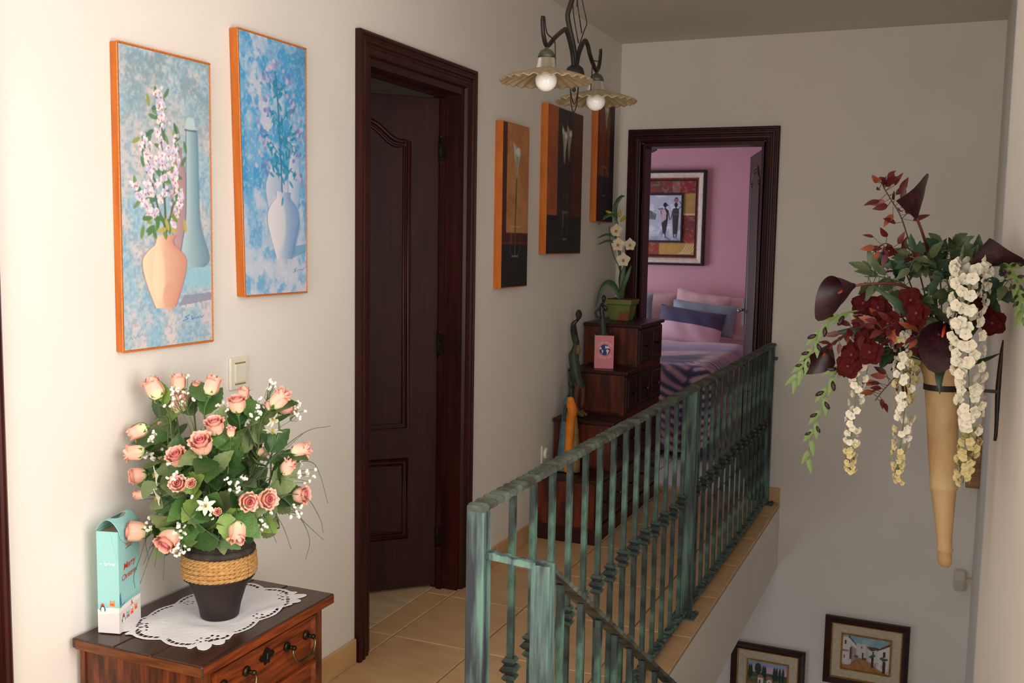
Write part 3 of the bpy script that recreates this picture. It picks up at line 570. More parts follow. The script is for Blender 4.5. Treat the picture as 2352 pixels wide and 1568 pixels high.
def art_street():
    A = Art(116, 82, (134, 178, 196), .70); A.mix(.6*sm(.5, .7, A.noise(5, 71)), (190, 206, 212)); W_ = (226, 222, 216)
    A.poly([(0, .93), (.12, .95), (.30, .72), (.28, .3), (.16, .1), (0, .1)], W_); A.poly([(.12, .95), (.3, .72), (.33, .70), (.14, .99)], (92, 62, 54)); A.poly([(.30, .80), (.52, .80), (.55, .3), (.30, .3)], (214, 210, 206)); A.poly([(.5, .8), (.66, .66), (.66, .3), (.5, .3)], (198, 196, 196)); A.poly([(.55, .62), (.78, .70), (.78, .1), (.6, .26)], (216, 214, 210)); A.poly([(.5, .74), (.62, .62), (.8, .72), (.72, .76)], (96, 78, 66)); A.poly([(.74, .66), (1, .88), (1, 0), (.78, .12)], (230, 226, 220)); A.poly([(.72, .64), (1, .85), (1, .93), (.74, .7)], (112, 74, 58))
    A.poly([(0, 0), (0, .12), (.16, .12), (.32, .38), (.5, .36), (.76, .12), (.98, 0)], (178, 128, 78)); A.mix(.5*sm(.5, .65, A.noise(12, 72))*(A.v < .3), (146, 96, 58))
    for x, y, w, h in ((.05, .72, .03, .12), (.16, .3, .05, .35), (.42, .34, .035, .2), (.62, .14, .05, .34), (.86, .02, .06, .36), (.04, .3, .02, .1), (.4, .66, .02, .06), (.64, .52, .03, .1), (.86, .5, .05, .16)): A.rect(x, x+w, y, y+h, random.choice([(70, 50, 50), (110, 60, 46), (52, 60, 56)]))
    for x, y in ((.62, .46), (.66, .5), (.88, .42), (.84, .46), (.92, .44), (.3, .4), (.48, .36)): A.dab(x, y, .05, .028, .2, (58, 92, 76), .9); A.dab(x+.01, y+.01, .015, .012, 0, (180, 60, 60), .8)
    A.rect(0, .14, .5, .56, (180, 90, 60), .7); A.poly([(.18, .72), (.3, .62), (.29, .2), (.2, .14)], (128, 110, 110), .6); return A
def art_landscape():
    A = Art(104, 76, (166, 176, 206), .70); A.mix(.8*sm(.75, .95, A.v), (150, 166, 206)); A.mix(sm(.62, .7, A.v)*(1-sm(.8, .9, A.v)), (216, 176, 196)); A.rect(-.1, 1.1, -.1, .66, (76, 104, 62)); A.mix(.8*sm(.45, .65, A.noise(8, 81))*(A.v < .62), (112, 128, 60)); A.rect(-.1, 1.1, .5, .64, (54, 84, 66), .7)
    for x in (.05, .1, .28, .4, .45, .68, .74, .82, .9): A.dab(x, .66, .035, .16, 0, (34, 52, 42), .95)
    A.dab(.27, .78, .09, .12, 0, (40, 60, 44)); A.poly([(.0, .0), (1, 0), (1, .2), (.6, .3), (0, .34)], (150, 112, 62)); A.mix(.7*sm(.5, .62, A.noise(14, 82))*(A.v < .34), (184, 84, 56))
    for x, y in ((.27, .34), (.5, .32)): A.rect(x, x+.14, y, y+.17, (228, 222, 216)); A.poly([(x-.03, y+.17), (x+.17, y+.15), (x+.1, y+.25), (x+.02, y+.26)], (186, 104, 68)); A.rect(x+.05, x+.07, y, y+.1, (60, 50, 50))
    for i in range(26): A.dab(random.random(), .2+.3*random.random(), .03, .02, random.random()*3, random.choice([(60, 84, 50), (176, 110, 54), (140, 60, 50), (80, 110, 60)]), .8)
    return A
def picture_mesh(A, fn, off):
    P = np.zeros((A.ny, A.nx, 3)); f = fn(A.u, A.v)
    for k in range(3): P[..., k] = f[k]
    return grid_mesh('picture', P, np.clip(A.img, 0, 255), 'painted', off)
def wall_canvas(label, A, y0, y1, z0, z1, t, group, trim=False, skew=0.):
    th = thing('canvas_painting', label, 'painting', (0, (y0+y1)/2, z0), group)
    yl = lambda z: y0+skew*(1-(z-z0)/(z1-z0)); b = MB(); e = .004
    b.prism([(0.001, yl(z0), z0), (0.001, y1, z0), (.001, y1, z1), (.001, yl(z1), z1)], (t-.001, 0, 0)); mk('stretcher_edge', b, 'orange_edge', th, bevel=.0015)
    link('picture', picture_mesh(A, lambda u, v: (t+.0007+0*u, (yl(z0+v*(z1-z0))+e)+u*(y1-yl(z0+v*(z1-z0))-2*e), z0+e+v*(z1-z0-2*e)), ORG[th.name]), th)
    if trim:
        b = MB(); c = [(t, yl(z0), z0), (t, y1, z0), (t, y1, z1), (t, yl(z1), z1)]
        for k in range(4):
            p, q = Vector(c[k]), Vector(c[(k+1) % 4]); n = int((q-p).length/.006); pts = []
            b.tube([p+(q-p)*(i/n) for i in range(n+1)], [.0016+.0008*(i % 2) for i in range(n+1)], 6)
        mk('braided_trim', b, 'orange_trim', th, smooth=True)
    return th
wall_canvas('tall canvas of a peach vase with white blossoms and a slim blue bottle', art_peach(), 1.803, 2.12, 1.1675, 1.883, .022, 'vase still lifes', True)
wall_canvas('tall blue canvas of a white vase with teal leaves, beside the door casing', art_blue(), 2.224, 2.538, 1.279, 1.994, .028, 'vase still lifes', True, .022)
wall_canvas('narrow tan canvas with a single white calla lily in a glass tube', art_calla_tan(), 3.955, 4.25, 1.238, 1.948, .036, 'calla lily canvases')
wall_canvas('wide dark canvas with two calla lilies, between the two narrow ones', art_calla_pair(), 4.475, 4.97, 1.381, 2.087, .036, 'calla lily canvases')
wall_canvas('narrow red-brown calla canvas in the corner, partly behind the lamp shade', art_calla_red(), 5.207, 5.50, 1.553, 2.26, .036, 'calla lily canvases')

# framed pictures
def rectframe(b, fn, u0, u1, v0, v1, prof):   # mitred frame: prof = [(inset, height)]
    n = len(prof); o = len(b.v)
    for i, h in prof: b.v += [Vector(fn(u0+i, v0+i, h)), Vector(fn(u1-i, v0+i, h)), Vector(fn(u1-i, v1-i, h)), Vector(fn(u0+i, v1-i, h))]
    for i in range(n-1):
        for k in range(4): b.f.append((o+i*4+k, o+i*4+(k+1) % 4, o+(i+1)*4+(k+1) % 4, o+(i+1)*4+k))
    return b
def back_picture(name, label, A, x0, x1, z0, z1, group):
    th = thing(name, label, 'picture', ((x0+x1)/2, YB, z0), group); fn = lambda u, v, h: (u, YB-.001-h, v)
    mk('frame', rectframe(MB(), fn, x0, x1, z0, z1, [(0, 0), (0, .022), (.006, .028), (.02, .026), (.032, .016), (.036, .014)]), 'frame_walnut', th)
    mk('gilt_slip', rectframe(MB(), fn, x0, x1, z0, z1, [(.035, .012), (.036, .017), (.040, .017), (.042, .011)]), 'gold', th)
    b = MB(); b.add([fn(x0+.04, z0+.04, .011), fn(x1-.04, z0+.04, .011), fn(x1-.04, z1-.04, .011), fn(x0+.04, z1-.04, .011)], [(0, 1, 2, 3)]); mk('linen_mount', b, 'mount_linen', th)
    i = .088; mk('gilt_inner_slip', rectframe(MB(), fn, x0, x1, z0, z1, [(i, .011), (i+.001, .018), (i+.006, .018), (i+.010, .012)]), 'gold', th)
    link('picture', picture_mesh(A, lambda u, v: (x0+i+.008+u*(x1-x0-2*i-.016), YB-.0135+0*u, z0+i+.008+v*(z1-z0-2*i-.016)), ORG[th.name]), th)
back_picture('framed_picture', 'framed village street painting with white houses in a walnut and gilt frame', art_street(), 1.277, 1.717, -.982, -.599, 'framed paintings in the stairwell')
back_picture('framed_picture', 'framed landscape painting of red roofed cottages, half hidden by the slab edge', art_landscape(), .765, 1.179, -1.222, -.839, 'framed paintings in the stairwell')
th = thing('bedroom_picture', 'cream framed painting of two figures carrying pots, on the pink wall', 'picture', (-.5, YW, 1.252)); fn = lambda u, v, h: (u, YW-.001-h, v)
bx0, bx1, bz0, bz1 = -.98, -.118, 1.254, 2.063
mk('outer_edge', rectframe(MB(), fn, bx0, bx1, bz0, bz1, [(0, 0), (0, .045), (.012, .05), (.016, .05), (.02, .04)]), 'frame_black', th)
mk('cream_frame', rectframe(MB(), fn, bx0, bx1, bz0, bz1, [(.018, .04), (.024, .05), (.045, .045), (.062, .03)]), 'frame_cream', th)
mk('red_slip', rectframe(MB(), fn, bx0, bx1, bz0, bz1, [(.06, .03), (.074, .026), (.078, .02)]), 'frame_red', th)
mk('black_slip', rectframe(MB(), fn, bx0, bx1, bz0, bz1, [(.076, .02), (.078, .028), (.088, .028), (.09, .018)]), 'frame_black', th)
i = .088; link('painted_border', picture_mesh(art_border(), lambda u, v: (bx0+i+u*(bx1-bx0-2*i), YW-.019+0*u, bz0+i+v*(bz1-bz0-2*i)), ORG[th.name]), th)
mk('inner_frame', rectframe(MB(), fn, bx0, bx1, bz0, bz1, [(.195, .018), (.196, .034), (.208, .034), (.212, .026)]), 'frame_black', th)
i = .206; link('picture', picture_mesh(art_figures(), lambda u, v: (bx0+i+np.where(u < .02, u*10, .2+(u-.02)*.8/.98)*(bx1-bx0-2*i), YW-.028+0*u, bz0+i+v*(bz1-bz0-2*i)), ORG[th.name]), th)

# ================================================================== RAILINGS
XR = .925
def bar_mesh(h, knuckle):
    b = MB(); r = .0072; b.box((-r, -r, 0), (r, r, h))
    if knuckle is not None:
        for dz, w, t in ((-.020, .0165, .0075), (0, .0205, .009), (.020, .0165, .0075)):
            z = knuckle+dz; b.add([(sx*q, sy*q, z+zz) for zz, q in ((-t, w*.66), (0, w), (t, w*.66)) for sx, sy in ((-1, -1), (1, -1), (1, 1), (-1, 1))],
                [(0, 1, 5, 4), (1, 2, 6, 5), (2, 3, 7, 6), (3, 0, 4, 7), (4, 5, 9, 8), (5, 6, 10, 9), (6, 7, 11, 10), (7, 4, 8, 11), (3, 2, 1, 0), (8, 9, 10, 11)])
    return mesh_of('baluster', b, 'patina_bar')
rail = thing('landing_railing', 'verdigris green iron railing along the edge of the tiled landing', 'railing', (XR, 3.76, 0))
O_ = ORG[rail.name]
def hammered(a, b_, w, h, seed, step=.018):   # flat bar with hammered, wavy edges
    a, b_ = Vector(a), Vector(b_); d = (b_-a); n = int(d.length/step); d.normalize(); side = Vector((1, 0, 0)) if abs(d.x) < .8 else Vector((0, 1, 0)); side = (side-d*side.dot(d)).normalized(); up = side.cross(d); up = up if up.z > 0 else -up
    r = random.Random(seed); m = MB()
    for i in range(n+1):
        p = a+d*((b_-a).length*i/n); ww = w*(1+.10*math.sin(i*math.pi)+(.08 if i % 2 else -.05)+r.uniform(-.04, .04)); hh = h*(1+(.16 if i % 2 else -.1)+r.uniform(-.06, .06))
        for sx, sz in ((-1, 0), (1, 0), (1, .75), (.72, 1), (-.72, 1), (-1, .75)): m.v.append(p+side*(ww/2*sx)+up*(hh*sz))
    for i in range(n):
        for k in range(6): m.f.append((i*6+k, i*6+(k+1) % 6, (i+1)*6+(k+1) % 6, (i+1)*6+k))
    m.f += [tuple(range(6))[::-1], tuple(n*6+k for k in range(6))]
    return m
mk('handrail', hammered((XR, 1.838, .889), (XR, 5.675, .889), .042, .013, 1), 'patina_rail', rail)
mk('base_rail', hammered((XR, 1.89, .022), (XR, 5.65, .022), .034, .010, 2), 'patina', rail)
def post(par, x, y, w, z0, z1, m='patina', plate=True):
    b = MB(); b.box((x-w/2, y-w/2, z0), (x+w/2, y+w/2, z1)); p = mk('post', b, m, par, bevel=.002)
    if plate:
        b = MB(); b.box((x-.045, y-.045, z0), (x+.045, y+.045, z0+.006)); mk('base_plate', b, m, p, bevel=.001)
        for sx in (-1, 1):
            for sy in (-1, 1): b = MB(); b.lathe([(.006, z0+.006), (.006, z0+.011), (.003, z0+.013)], (x+sx*.035, y+sy*.035, 0), 6); mk('bolt', b, m, p)
post(rail, XR, 1.857, .040, 0, .889); post(rail, XR, 3.775, .046, 0, .889); post(rail, XR, 5.655, .034, 0, .889)
bm = bar_mesh(.862, .448)
ks = [2.036+.1245*k for k in range(40)]
for y in ks:
    if y > 5.63: break
    if abs(y-3.775) < .045: continue
    link('baluster', bm, rail, Matrix.Translation(Vector((XR, y, .028))-O_) @ Matrix.Rotation(random.uniform(-.08, .08), 4, 'Z') @ Matrix.Scale(1+random.uniform(-.02, .02), 4))
b = MB(); b.box((XR+.012, 5.655, .81), (XR+.03, 5.709, .824)); mk('wall_bracket', b, 'patina', rail)
sr = thing('stair_railing', 'verdigris green sloping handrail descending beside the stairs', 'railing', (1.06, 1.885, -.2)); O2 = ORG[sr.name]
post(sr, 1.06, 1.885, .041, -.18, .785)
SL = math.tan(math.radians(32.4)); x_ = 1.06; y0_, z0_ = 1.9, .765
mk('handrail', hammered((x_, y0_, z0_), (x_, y0_+2.6, z0_-2.6*SL), .038, .012, 3), 'patina_rail', sr)
mk('base_rail', hammered((x_, y0_, z0_-.84), (x_, y0_+2.6, z0_-.84-2.6*SL), .034, .010, 4), 'patina', sr)
mk('link_bar', hammered((.943, 1.858, .790), (1.045, 1.878, .776), .026, .012, 5, .014), 'patina', sr)
bm2 = bar_mesh(.838, .42)
for k in range(17):
    y = 1.99+.138*k
    link('baluster', bm2, sr, Matrix.Translation(Vector((x_, y, z0_-.838-(y-y0_)*SL))-O2) @ Matrix.Rotation(random.uniform(-.08, .08), 4, 'Z'))

# ================================================================== SWITCH, SOCKET
t = thing('light_switch', 'cream double rocker light switch on the wall above the roses', 'light switch', (0, 2.244, 1.02))
b = MB(); b.box((0, 2.205, 1.022), (.010, 2.283, 1.112)); mk('switch_plate', b, 'plastic', t, bevel=.004, seg=3)
b = MB(); b.box((.0095, 2.221, 1.042), (.0135, 2.268, 1.094)); mk('rocker', b, 'plastic', t, bevel=.002)
for z in (1.038, 1.096): b = MB(); b.box((.0095, 2.222, z-.0018), (.0118, 2.267, z+.0018)); mk('gold_line', b, 'plastic_gold', t)
t = thing('wall_socket', 'white round socket low on the wall beside the stepped cabinet', 'socket', (0, 4.60, .35))
b = MB(); b.box((0, 4.555, .350), (.009, 4.645, .440)); mk('socket_plate', b, 'plastic', t, bevel=.004)
b = MB(); b.tube([(.008, 4.60, .395), (.022, 4.60, .395)], [.029, .027], 20); s_ = mk('socket_cover', b, 'plastic', t, smooth=False)
for dy in (-.009, .009): b = MB(); b.tube([(.0215, 4.60+dy, .395), (.0228, 4.60+dy, .395)], .003, 8); mk('socket_hole', b, 'ink_dark', s_)

# ================================================================== CHEST OF DRAWERS
DX0, DX1, DY0, DY1, DZ = .012, .384, 1.638, 2.142, .532
dr = thing('chest_of_drawers', 'small dark oak chest of drawers against the white wall', 'chest of drawers', (.2, 1.89, 0))
for k, (xa, xb) in enumerate(((DX0, .135), (.1356, .243), (.2436, DX1))):
    b = MB(); b.box((xa, DY0, DZ-.024), (xb, DY1, DZ)); mk('top_board', b, 'oak_top' , dr, bevel=.004)
b = MB(); b.box((DX0+.012, DY0+.0005, DZ-.0235), (DX1-.004, DY0-.0012, DZ-.003)); mk('top_end_grain', b, 'oak_x', dr)
b = MB(); b.box((DX1-.0005, DY0+.004, DZ-.0235), (DX1+.0012, DY1-.004, DZ-.003)); mk('top_front_edge', b, 'oak_y', dr)
bx0_, bx1_, by0_, by1_ = .018, .362, 1.662, 2.118
b = MB(); b.box((bx0_, by0_, .06), (bx1_-.0302, by0_+.018, DZ-.0365)); mk('side_panel', b, 'oak', dr)
b = MB(); b.box((bx0_, by1_-.018, .06), (bx1_-.0302, by1_, DZ-.0365)); mk('side_panel', b, 'oak', dr)
b = MB(); b.box((bx0_, by0_+.018, .06), (bx0_+.01, by1_-.018, DZ-.024)); mk('back_panel', b, 'oak', dr)
b = MB(); b.box((bx0_-.003, by0_-.004, .06), (bx0_+.012, by0_+.012, DZ-.024)); mk('rear_stile', b, 'oak', dr)
b = MB(); b.box((bx0_, by0_-.004, DZ-.036), (bx1_+.006, by0_+.01, DZ-.024)); b.box((bx1_-.014, by0_-.004, DZ-.036), (bx1_+.006, by1_+.004, DZ-.024)); mk('top_moulding', b, 'oak_y', dr, bevel=.004)
for y in (by0_, by1_-.03):
    b = MB(); b.box((bx1_-.03, y, .0), (bx1_, y+.03, DZ-.036)); mk('front_stile', b, 'oak', dr, bevel=.002)
    b = MB(); b.box((bx0_, y, .0), (bx0_+.03, y+.03, .062)); mk('leg', b, 'oak', dr, bevel=.002)
for z in (.388, .22, .06):
    b = MB(); b.box((bx1_-.03, by0_+.03, z-.012), (bx1_-.003, by1_-.03, z+.002)); mk('drawer_rail', b, 'oak_y', dr)
def pull(par, y, z):   # brass bail handle with two round backplates
    for dy in (-.04, .04):
        b = MB(); b.tube([(bx1_+.002, y+dy, z), (bx1_+.005, y+dy, z), (bx1_+.008, y+dy, z)], [.0125, .0115, .006], 14); b.tube([(bx1_+.006, y+dy, z), (bx1_+.022, y+dy, z)], [.0045, .0055], 8); b.ball((bx1_+.023, y+dy, z), .0065); mk('handle_rosette', b, 'darkbrass', par, smooth=True)
    b = MB(); X = bx1_+.021; b.tube([(X, y-.04, z), (X+.004, y-.046, z-.012), (X+.007, y-.036, z-.033), (X+.008, y-.02, z-.039), (X+.008, y+.02, z-.039), (X+.007, y+.036, z-.033), (X+.004, y+.046, z-.012), (X, y+.04, z)], [.0028, .003, .0042, .0034, .0034, .0042, .003, .0028], 8, smooth=4); mk('handle_bail', b, 'brass', par, smooth=True)
for z0, z1 in ((.394, .494), (.226, .374), (.066, .206)):
    b = MB(); b.box((bx1_-.02, by0_+.034, z0), (bx1_-.002, by1_-.034, z1)); d = mk('drawer', b, 'oak_y', dr, bevel=.001)
    fn = lambda u, v, h: (bx1_-.004+h, u, v)
    mk('drawer_moulding', rectframe(MB(), fn, by0_+.034, by1_-.034, z0, z1, [(0, 0), (.001, .009), (.006, .010), (.011, .004), (.013, .002)]), 'oak_y', d)
    zc = (z0+z1)/2+.008
    for y in (1.77, 2.005): pull(d, y, zc)
    if z0 > .39:
        b = MB(); q = [(1.86, 0), (1.868, .006), (1.874, .004), (1.880, .012), (1.889, .016), (1.898, .012), (1.904, .004), (1.910, .006), (1.918, 0), (1.910, -.007), (1.902, -.006), (1.897, -.016), (1.889, -.013), (1.881, -.016), (1.876, -.006), (1.868, -.007)]
        b.prism([(bx1_-.002, y, zc+.006+z*1.3) for y, z in q], (.003, 0, 0)); e = mk('escutcheon', b, 'darkbrass', d); b = MB(); b.box((bx1_+.0005, 1.887, zc-.002), (bx1_+.0015, 1.891, zc+.012)); mk('keyhole', b, 'ink_dark', e)

# ================================================================== DOILY (openwork linen, real holes)
def doily():
    cxd, cyd, hw, hl = .2015, 1.903, .139, .205; N, K = 250, 330
    x = np.linspace(-.165, .165, N); y = np.linspace(-.235, .235, K); X, Y = np.meshgrid(x, y)
    # rounded, lobed outline: superellipse with scallops
    ang = np.arctan2(Y/hl, X/hw); p = 7.0; rad = (np.abs(X/hw)**p+np.abs(Y/hl)**p)**(1/p)
    s = np.where(np.abs(X/hw) > np.abs(Y/hl), Y, X)
    corner = sm(.52, .72, np.minimum(np.abs(X/hw), np.abs(Y/hl)))
    lob = .075*np.abs(np.sin(math.pi*s/.094))*(1-corner)
    la = np.arctan2(np.abs(Y)-hl*.62, np.abs(X)-hw*.5); scal = (.13*np.abs(np.sin(la*5.6))**.7-.02)*corner
    edge = .925+lob+scal
    inside = rad < edge
    d = edge-rad-scal*0
    # ladder holes following the lobed border
    d = .925+lob+.02*corner-rad; band = (np.abs(d-(.075+.06*corner)) < .021)
    run = np.mod(np.where(corner > .5, la*3.2, s/.013), 1.0)
    gate = np.mod(s/.094, 1.0)*(1-np.mod(s/.094, 1.0)) > .10
    holes = band & (run > .24) & gate & (rad > .5)
    for hx, hy, r in ((-.09, -.15, .006), (-.075, -.165, .005), (.09, .15, .006), (.1, -.13, .006), (.085, -.15, .005), (-.09, .14, .005), (.07, .17, .004), (.11, .02, .005), (-.1, .02, .004)):
        for k in range(5):
            a = k*2*math.pi/5; ex, ey = hx+.011*math.cos(a), hy+.011*math.sin(a); holes |= (((X-ex)/(r*.55))**2+((Y-ey)/(r*.55))**2 < 1)
    ok = inside & ~holes; mask = ok[:-1, :-1] & ok[1:, :-1] & ok[:-1, 1:] & ok[1:, 1:]
    rr = np.hypot(X-.012, (Y+.014)); Zh = .0009+.006*np.exp(-((X+.08)**2/.0012+(Y+.12)**2/.004))+.004*np.exp(-((X-.05)**2/.004+(Y+.1)**2/.0008))+.004*np.exp(-((X+.03)**2/.0009+(Y-.10)**2/.006))+.0035*np.exp(-((X-.09-.3*Y)**2/.0004+(Y-.05)**2/.004))
    Zh = .0009+(Zh-.0009)*sm(.055, .09, rr)+.0006*vnoise(K, N, 40, 30, 9, 2)
    P = np.stack([X+cxd, Y+cyd, Zh+DZ], -1); me = grid_mesh('lace_doily', P, None, 'linen', (cxd, cyd, DZ), mask)
    o = link('lace_doily', me); o.location = (cxd, cyd, DZ); o['label'] = 'white openwork lace doily under the vase on the chest'; o['category'] = 'doily'
    sol = o.modifiers.new('thickness', 'SOLIDIFY'); sol.thickness = .0006; sol.offset = 1
doily()

# ================================================================== VASE
VX, VY, VZ = .225, 1.888, DZ+.0022
vs_ = thing('flower_vase', 'dark brown pottery vase bound with straw rope on the lace doily', 'vase', (VX, VY, VZ))
b = MB(); b.lathe([(.0, .0), (.042, 0), (.045, .003), (.050, .03), (.062, .07), (.074, .095), (.079, .104)], (VX, VY, VZ), 48, cap=False); mk('vase_foot', b, 'vase', vs_, smooth=True)
def crimp(i, a, r, z): return (r+(.0016*math.sin(a*40) if i in (1, 2, 3) else 0), z+(.001*math.sin(a*40+1) if i in (2, 3) else 0))
b = MB(); b.lathe([(.078, .096), (.082, .099), (.083, .104), (.081, .108), (.078, .110)], (VX, VY, VZ), 96, mod=crimp, cap=False); mk('lower_crimped_ridge', b, 'vase', vs_, smooth=True)
b = MB(); b.lathe([(.078, .106), (.081, .13), (.081, .155), (.079, .163)], (VX, VY, VZ), 48, cap=False); mk('vase_wall', b, 'vase', vs_, smooth=True)
b = MB(); b.lathe([(.079, .158), (.084, .161), (.085, .168), (.082, .174), (.077, .176)], (VX, VY, VZ), 96, mod=crimp, cap=False); mk('upper_crimped_ridge', b, 'vase_top', vs_, smooth=True)
b = MB(); b.lathe([(.079, .173), (.070, .186), (.055, .198), (.043, .205), (.038, .211), (.038, .219), (.043, .224), (.043, .227), (.037, .227), (.033, .2), (.03, .15)], (VX, VY, VZ), 48, cap=False); mk('vase_shoulder', b, 'vase_top', vs_, smooth=True)
for k in range(6):
    z = VZ+.1115+k*.0088; R0 = .0835+.0012*math.sin(k); b = MB(); n = 150
    for ph in (0, 2*math.pi/3, 4*math.pi/3):
        b.tube([(VX+(R0+.0028*math.cos(ph+i*.62))*math.cos(2*math.pi*i/n), VY+(R0+.0028*math.cos(ph+i*.62))*math.sin(2*math.pi*i/n), z+.0026*math.sin(ph+i*.62)+.002*math.sin(2*math.pi*i/n+k)) for i in range(n)], .0032, 5, closed=True)
    mk('rope_coil', b, 'rope', vs_, smooth=True)

# ================================================================== ROSE BOUQUET
CRM, SAL, PNK = np.array((250, 242, 190.)), np.array((253, 192, 170.)), np.array((238, 126, 142.))
def petal(b, th, w, prof, tip, ridge=0., pink=0., nu=6, nv=8, cream=.42, wob=0.):
    # prof: list of (t, radius, height)
    ts = [p[0] for p in prof]; rs = [p[1] for p in prof]; hs = [p[2] for p in prof]
    def fn(s, t):
        q = s*2-1; ww = w*(.55+.45*math.sin(math.pi*min(1, t*.75+.12)))*(1-tip*max(0, (t-.78)/.22)**2*.75)
        r = float(np.interp(t, ts, rs)); h = float(np.interp(t, ts, hs)); a = th+q*ww
        r *= 1+ridge*(1-q*q)*0+wob*math.sin(q*5+th*3)*t; h -= tip*.06*q*q*t
        return Vector((r*math.cos(a), r*math.sin(a), h))
    def cf(s, t):
        k = float(sm(cream*.35, cream*1.5, t)); c = CRM*(1-k)+SAL*k; return tuple(c*(1-pink)+PNK*pink)
    b.sheet(fn, nu, nv, cf)
def bloom_bud():
    b = MB(); R = random.Random(3)
    for k in range(3): petal(b, k*2.1, 1.25, [(0, .1, .05), (.3, .24, .3), (.7, .22, .75), (1, .14, 1.0)], .6, cream=.3, pink=.12)
    for k in range(4): petal(b, .5+k*1.57, 1.05, [(0, .07, 0), (.12, .23, .05), (.35, .345, .26), (.6, .34, .56), (.85, .29, .85), (1, .33, .98)], .9, wob=.05)
    for k in range(3): petal(b, k*2.09, .95, [(0, .06, -.01), (.12, .25, .03), (.35, .375, .24), (.6, .37, .52), (.82, .33, .76), (.93, .40, .87), (1, .50, .86)], 1., wob=.06)
    return b
def bloom_open():
    b = MB()
    for k in range(3): petal(b, k*2.2, 1.5, [(0, .04, .3), (.6, .085, .7), (1, .07, .88)], .3, pink=.85)
    for k in range(3): petal(b, .7+k*2.1, 1.2, [(0, .08, .2), (.5, .17, .6), (.9, .16, .90), (1, .19, .92)], .3, pink=.4)
    for k in range(4): petal(b, .2+k*1.57, 1.0, [(0, .08, .1), (.3, .26, .3), (.7, .28, .72), (.92, .30, .90), (1, .36, .90)], .3, pink=.1, wob=.05)
    for k in range(5): petal(b, k*1.26, .85, [(0, .07, 0), (.2, .30, .1), (.5, .40, .42), (.8, .40, .70), (.93, .44, .80), (1, .50, .79)], .5, cream=.36, wob=.07)
    return b
def calyx():
    b = MB(); b.ball((0, 0, -.06), (.13, .13, .13), 10, 6)
    for k in range(5):
        a = k*1.257; c, s = math.cos(a), math.sin(a)
        def fn(u, v):
            q = (u*2-1)*.13*math.sin(math.pi*min(1, .2+.8*v))*(1-v*.85); r = .12+.24*math.sin(min(1, v*1.3)*1.5)+.06*v; h = -.05+.42*v-.1*v*v*(k % 2); return Vector((c*r-s*q, s*r+c*q, h))
        b.sheet(fn, 2, 5)
    return b
ME_BUD = mesh_of('bloom', bloom_bud(), 'petal_vc', smooth=True); ME_OPEN = mesh_of('bloom', bloom_open(), 'petal_vc', smooth=True); ME_CALYX = mesh_of('calyx', calyx(), 'sepal', smooth=True)
def leaf_shape(m, ser=.06, wid=.36, fold=.12, droop=.16, nu=6, nv=12):
    b = MB()
    def fn(u, v):
        q = u*2-1; w = wid*math.sin(math.pi*min(1, v**.8*.97+.015))**.85*(1-.25*v); w *= 1+ser*(1 if int(v*nv+.5) % 2 else -1)*(abs(q) > .95)
        return Vector((q*w, v, fold*abs(q)*w*1.6-droop*v*v+.012*math.sin(v*22)*(1-abs(q))))
    b.sheet(fn, nu, nv); return mesh_of('leaf', b, m, smooth=True)
LEAVES = [leaf_shape(m, droop=d) for m, d in (('leaf_a', .16), ('leaf_b', .25), ('leaf_c', .1), ('leaf_a', .3), ('leaf_c', .22), ('leaf_b', .12))]; LEAF_LIGHT = leaf_shape('leaf_d', droop=.1)
def leaf_mw(pos, d, up, s, org): # leaf: local +Y along d, normal near up
    y = Vector(d).normalized(); z = Vector(up); z = (z-y*z.dot(y)); z = z.normalized() if z.length > 1e-4 else y.orthogonal().normalized(); x = y.cross(z)
    m = Matrix(((x.x, y.x, z.x), (x.y, y.y, z.y), (x.z, y.z, z.z)))*s; return Matrix.Translation(Vector(pos)-Vector(org)) @ m.to_4x4()
